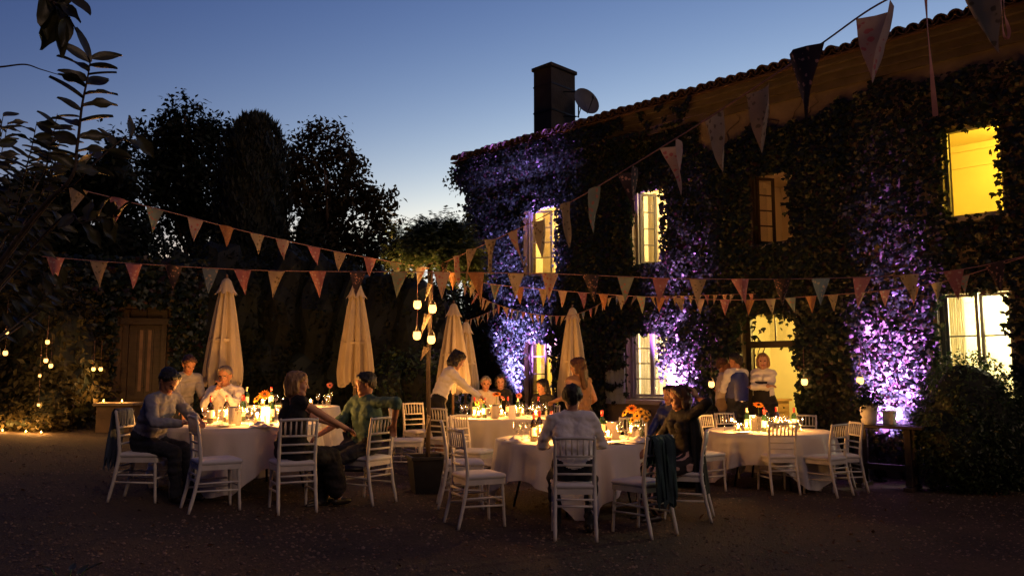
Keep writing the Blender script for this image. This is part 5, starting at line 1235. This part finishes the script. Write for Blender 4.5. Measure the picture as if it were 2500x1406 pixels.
    A('skin', H(0,-.025,.030), H(0,.022,.034), .086, .082); A('skin', H(0,.034,-.018), H(0,.042,-.080), .066, .046); A('skin', H(0,.062,-.100), H(0,.066,-.102), .030); 
    for s in (-1, 1):
        A('skin', H(s*.03,-.0,-.05), H(s*.028,.055,-.088), .040, .026); A('skin', H(s*.086,-.008,.004), H(s*.082,.000,-.030), .014, .010)
        A('skin', H(s*.038,.066,-.030), H(s*.03,.074,-.045), .026, .020); A('skin', H(s*.016,.093,.024), H(s*.045,.082,.026), .011, .010); A('eye', H(s*.029,.0905,.004), H(s*.036,.0895,.004), .0075)
    A('skin', H(0,.094,.010), H(0,.112,-.030), .009, .0135); A('lip', H(-.018,.088,-.068), H(.018,.088,-.068), .0095); A('skin', neck, H(0,-.02,-.05), .052, .06)
    for e in extra: pr.append(e)
    tags = ['skin','lip','eye','top','bot','leg','shoe','strap']; me = remesh(pr, vox)
    mm = dict(skin=m_skin, lip=m_lip, eye=m_eyeb, leg=m_skin, shoe=c_shoe, strap=mats.get('top')); mm.update(mats); me.materials.clear()
    for q in tags: me.materials.append(mm[q])
    classify(me, pr, tags)
    # cloth creases
    n = len(me.vertices); co = np.empty(n*3); me.vertices.foreach_get('co', co); co = co.reshape(-1,3)
    cl_ = np.zeros(n, bool)
    for p_ in me.polygons:
        if tags[p_.material_index] in ('top','bot','strap'): cl_[list(p_.vertices)] = True
    E_ = np.empty(len(me.edges)*2, np.int32); me.edges.foreach_get('vertices', E_); E_ = E_.reshape(-1,2); deg = np.bincount(E_.ravel(), minlength=n).astype(float)[:,None]
    for _ in range(30):                             # loose cloth hangs smoother than the body under it
        acc = np.zeros_like(co); np.add.at(acc, E_[:,0], co[E_[:,1]]); np.add.at(acc, E_[:,1], co[E_[:,0]])
        co[cl_] = co[cl_]*.4 + (acc/np.maximum(deg,1))[cl_]*.6
    me.vertices.foreach_set('co', co.ravel()); me.update()
    no = np.empty(n*3); me.vertices.foreach_get('normal', no); no = no.reshape(-1,3); co += no*(cl_[:,None]*.015)
    ii = np.where(cl_)[0]
    for i in ii:
        v = Vector(co[i]); w_ = noise.noise(Vector((v.x*7+v.z*6, v.y*9, v.z*17)))*.017 + noise.noise(v*29)*.006; co[i] += no[i]*w_
    me.vertices.foreach_set('co', co.ravel()); me.update()
    me.name = 'body'; obj('body', me, t)
    # hair
    hp = []
    B = lambda a, b, ra, rb=None: hp.append(('h', tuple(a), tuple(b), ra, ra if rb is None else rb))
    B(H(0,-.038,.046), H(0,.012,.056), .088, .082); B(H(0,-.055,.0), H(0,-.05,.05), .072, .08)
    for s in (-1,1): B(H(s*.045,-.04,.02), H(s*.05,.03,.055), .052, .045); B(H(s*.066,-.035,.0), H(s*.070,-.02,.035), .030, .030)
    B(H(-.045,.058,.082), H(.045,.058,.085), .028, .028)
    if hair == 'short': B(H(0,-.06,-.03), H(0,-.05,.02), .052, .07)
    if hair in ('bob','long','curly'):
        for s in (-1,1): B(H(s*.075,-.01,.03), H(s*.082,-.005,-.075), .034, .030); B(H(s*.05,-.05,.0), H(s*.055,-.055,-.085), .05, .042)
        B(H(0,-.075,.0), H(0,-.075,-.095), .062, .048); B(H(-.06,.062,.07), H(-.082,.03,.02), .024, .026)
    if hair == 'long':
        for s in (-1,0,1): B(H(s*.05,-.075,-.06), H(s*.06,-.085,-.30), .048, .032)
    if hair == 'curly':
        for k in range(26):
            q = k*2.4; zz = -.10+.2*(k/25); c = H(.085*math.cos(q), -.03+.075*math.sin(q), zz) if math.sin(q) < .55 else H(.088*math.copysign(1, math.cos(q)), .0, zz); B(c, c+hu*.01, .030)
    hm = remesh(hp, .009); n = len(hm.vertices); co = np.empty(n*3); hm.vertices.foreach_get('co', co); co = co.reshape(-1,3); no = np.empty(n*3); hm.vertices.foreach_get('normal', no); no = no.reshape(-1,3)
    for i in range(n): v = Vector(co[i]); co[i] += no[i]*(noise.noise(Vector((v.x*55, v.y*55, v.z*16)))*.009 + noise.noise(Vector((v.x*120, v.y*120, v.z*40)))*.005)
    hm.vertices.foreach_set('co', co.ravel()); hm.polygons.foreach_set('use_smooth', [True]*len(hm.polygons)); hm.materials.clear(); hm.materials.append(hmat); hm.update(); hm.name = 'hair'; obj('hair', hm, t)
    t.scale = (scale,)*3
    return t, dict(pel=pel, ch=ch, shc=shc, neck=neck, hd=hd, up=up, sd=sd, H=H)
def sit(**k): d = dict(pel=(0,-.02,.605), fl=(-.10,.42,.085), fr=(.10,.42,.085), kl=(-.05,.3,1), kr=(.05,.3,1), hl=(-.16,.36,.66), hr=(.16,.36,.66)); d.update(k); return d
def stand(**k): d = dict(pel=(0,0,.93), fl=(-.10,.0,.085), fr=(.11,.03,.085)); d.update(k); return d
def seat(i, fx=0, fy=0): return cpos(i, (fx, fy, 0))
TL = lambda i: TAB
def wl_(i, tgt, rz=None):                          # world point -> person frame
    p, r = i; return Matrix.Rotation(-r, 3, 'Z') @ (Vector(tgt) - p)
# man in white shirt, back to the yard
P_ = (seat(10,0,-.0), CP[10][1]+.02); person('man in a white shirt and dark trousers seated with his back square on', P_[0], P_[1], sit(pel=(0,-.04,.605), lean=(0.0,.10), hl=(-.24,.34,.80), hr=(.24,.34,.80), el=(-.5,-.5,-.7), er=(.5,-.5,-.7), look=(.05,1,-.15), fr=(.17,.15,.085), fl=(-.14,.30,.085)), dict(top=c_white, bot=c_jean), 'short', h_dark)
# man leaning to the table at far left
P_ = (seat(0,0,.02), CP[0][1]-.25); person('man in a grey blue shirt leaning forward and looking down at the left table', P_[0], P_[1], sit(lean=(.05,.42), hl=(-.12,.50,.80), hr=(.14,.46,.80), look=(.15,.8,-.6), el=(-.9,-.2,-.5), er=(.9,-.2,-.5)), dict(top=c_grey, bot=c_jean, skin=m_skin2), 'short', h_dark)
p = gnd(428, 10.7); person('person in a white shirt standing behind the man who leans forward', p, rzdir((.75,-.65)), stand(lean=(0,.45), hl=(-.16,.50,.85), hr=(.18,.50,.85), look=(.1,1,-.5)), dict(top=c_grey, bot=c_jean, skin=m_skin2), 'short', h_brown, scale=.90, sleeve='rolled')
P_ = (seat(21,0,.0), CP[21][1]); person('grey haired man in a white shirt resting his chin on clasped hands', P_[0], P_[1], sit(pel=(0,-.02,.62), lean=(0,.26), hl=(-.03,.37,1.08), hr=(.035,.36,1.07), el=(-.6,.2,-1), er=(.6,.2,-1), hld=(.3,.05,1), hrd=(-.3,.05,1), hln=(1,0,.2), hrn=(-1,0,.2), look=(.05,1,-.08)), dict(top=c_white, bot=c_jean, skin=m_skin2), 'short', h_grey)
# blonde woman
P_ = (seat(2,.0,.0), rzdir((.55,.84))); q_ = P_
person('short haired blonde woman in a sleeveless black dress seen from behind, turning right', P_[0], P_[1], sit(pel=(0,-.03,.60), lean=(.0,.08), twist=-.15, look=(.65,.75,-.08), hl=(.16,.50,.80), hr=(.30,.44,.80), el=(-.5,-.2,-1), er=(.9,-.2,-.7), fl=(-.02,.50,.085), fr=(.18,.46,.085)), dict(top=c_black, bot=c_black, skin=m_skin), 'bob', h_blond, True, 'sit', sleeve='none')
# man in teal shirt
P_ = (seat(3,.0,.02), rzdir((-.62,-.55))); person('dark haired man in a teal shirt seated sideways with an elbow over the chair back', P_[0], P_[1], sit(pel=(0,-.02,.62), lean=(-.04,.05), twist=.15, look=(.42,.9,-.12), hl=(-.36,-.14,.86), hr=(.26,.40,.74), el=(-1,-.2,.3), er=(.5,-.4,-1), fl=(-.02,.52,.085), fr=(.16,.42,.085)), dict(top=c_teal, bot=c_jean, skin=m_skin2), 'short', h_dark, sleeve='rolled')
# waitress bending
p = gnd(1068, 12.1); person('waitress in a white shirt and black skirt bending over the table with a plate', p, rzdir((.97,.2)), stand(pel=(0,-.02,.95), lean=(.0,.42), head=(0,.65,.8), look=(-.1,.9,-.55), hl=(-.12,.70,.98), hr=(.14,.66,.96), el=(-.8,-.2,-.8), er=(.8,-.2,-.8)), dict(top=c_white, bot=c_black, leg=m_skin), 'curly', h_dark, True, 'knee', scale=1.04)
# table B guests
P_ = (seat(22), CP[22][1]+.15); person('red faced man in a pale shirt leaning in behind the gerberas', P_[0], P_[1], sit(lean=(-.05,.18), look=(.2,1,-.1), hl=(-.15,.40,.80), hr=(.15,.40,.80)), dict(top=c_cream, bot=c_jean, skin=m_skin2), 'short', h_grey, vox=.012)
P_ = (seat(23), CP[23][1]); person('black haired woman with a bob facing the yard beside the lit shutter', P_[0], P_[1], sit(pel=(0,-.02,.64), lean=(0,.05), look=(0,1,-.05)), dict(top=c_black, bot=c_jean, skin=m_skin), 'bob', h_dark, True, vox=.012)
P_ = (seat(24), CP[24][1]); person('dark long haired woman in black seated in front of the yellow ground floor window', P_[0], P_[1], sit(lean=(.0,.16), look=(.5,.9,-.15)), dict(top=c_black, bot=c_jean, skin=m_skin2), 'long', h_dark, True, vox=.012)
p = gnd(1418, 11.3); person('long haired brunette woman in a tan dress standing behind the man in white', p, rzdir((-.55,.8)), stand(lean=(.0,.06), hl=(-.30,.18,1.12), hr=(.2,.2,1.0), look=(-.5,.8,-.1)), dict(top=M('tan dress', (.30,.17,.09), .8, .1, 9), bot=M('brown skirt', (.10,.06,.035), .8, .1, 9)), 'long', h_brown, True, 'apron', sleeve='none', scale=1.0)
P_ = (seat(25), CP[25][1]); person('black haired guest in dark clothes seated facing the yard by the mullioned window', P_[0], P_[1], sit(pel=(0,-.02,.58), lean=(0,.05), look=(.1,1,-.05)), dict(top=c_navy, bot=c_jean, skin=m_skin), 'bob', h_dark, True, vox=.012)
# woman with hand in her hair
P_ = (seat(12,.0,.0), rzdir((-.86,-.35))); w_, J = person('woman in a black cardigan and patterned dress with one hand raised to her hair', P_[0], P_[1], sit(pel=(0,-.02,.605), lean=(.02,.06), look=(.12,1,-.08), hl=(-.12,-.10,1.26), el=(-1,.25,-.35), hld=(.4,.1,.9), hln=(.8,.3,0), hr=(.18,.34,.72), er=(.8,-.3,-.7)), dict(top=c_black, bot=c_strip, skin=m_skin2), 'curly', h_brown, True, 'sit', sleeve='short')
# her cardigan, hanging open from the shoulders down the chair back
def cardigan(t, J):
    G = []; na = 34
    for j in range(20):
        f = j/19; z = J['shc'].z + .055 - f*.86; row = []
        for i in range(na+1):
            a = R(-200) + R(220)*i/na*1.0; a = R(160) + R(220)*i/na
            rx = .185 + .05*f + .012*math.sin(i*1.3); ry = .135 + .07*f*(1 if f > .35 else .6) + .014*math.sin(i*1.1+j*.2)
            if f < .12: k = .45 + .55*(f/.12)**.6; rx *= k; ry *= k
            row.append((J['pel'].x + rx*math.cos(a), J['pel'].y + .015 + ry*math.sin(a) - .05*f, z))
        G.append(row)
    o = MB().grid(G).build('cardigan', m_black, t, True)
cardigan(w_, J)
# waiters by the door
p = hw(fac(1792, 960, 1.15)[0], 1.05, .055); person('waiter in a navy backed waistcoat and white sleeves holding a glass by the door', p, rzdir((-.5,.86)), stand(lean=(0,.0), look=(-.5,1,-.05), hl=(-.12,.28,1.12), hr=(.16,.30,1.14), el=(-.6,-.4,-1), er=(.6,-.5,-1), toe=0), dict(top=c_white, bot=c_jean, skin=m_skin2), 'short', h_dark, scale=1.03,
    extra=())
vm = MB(); G = []
for j in range(14):
    f = j/13; z = 1.395 - f*.46; row = []
    for i in range(41):
        a = 2*math.pi*i/40; rx = .178 - .02*f; ry = .128 - .004*f
        if f < .25: k = .62+.38*(f/.25)**.5; rx *= k; ry *= .80+.2*f/.25
        row.append((rx*math.cos(a), ry*math.sin(a)+.006, z))
    G.append(row)
wt = [o for o in bpy.data.objects if o.get('label','').startswith('waiter in a navy')][0]
MB().grid([[(x*1.25,y*1.38,z+.015) for x,y,z in r_] for r_ in G]).build('waistcoat', c_navy, wt, True)
p = hw(fac(1858, 960, .8)[0], .70, .055); person('waitress in a white blouse and black apron standing with arms folded in the doorway', p, rzdir((-.55,-.8)), stand(lean=(0,-.02), look=(-.3,1,-.05), hl=(.14,.20,1.17), hr=(-.13,.22,1.19), el=(-1,.1,-.8), er=(1,.1,-.8)), dict(top=c_white, bot=c_black, leg=c_jean), 'bob', h_fair, True, 'apron', scale=1.03)
ap = [o for o in bpy.data.objects if o.get('label','').startswith('waitress in a white blouse')][0]
MB().grid([[(-.13+.26*i/10, .150+.035*math.cos((i-5)*.3)-.03*(abs(i-5)/5)**2, 1.26-.36*j/6) for i in range(11)] for j in range(7)]).build('apron_bib', c_black, ap, True)

p = hw(fac(1752, 960, 1.15)[0], 1.0, .055); person('guest in a beige shirt and trousers facing the waiter in the waistcoat', p, rzdir((.75,-.15)), stand(lean=(0,.03), look=(.2,1,-.05), hl=(-.14,.26,1.12), hr=(.18,.2,1.05)), dict(top=c_cream, bot=M('beige trousers', (.30,.22,.15), .9, .1, 9), skin=m_skin2), 'short', h_brown, scale=.98, vox=.012)
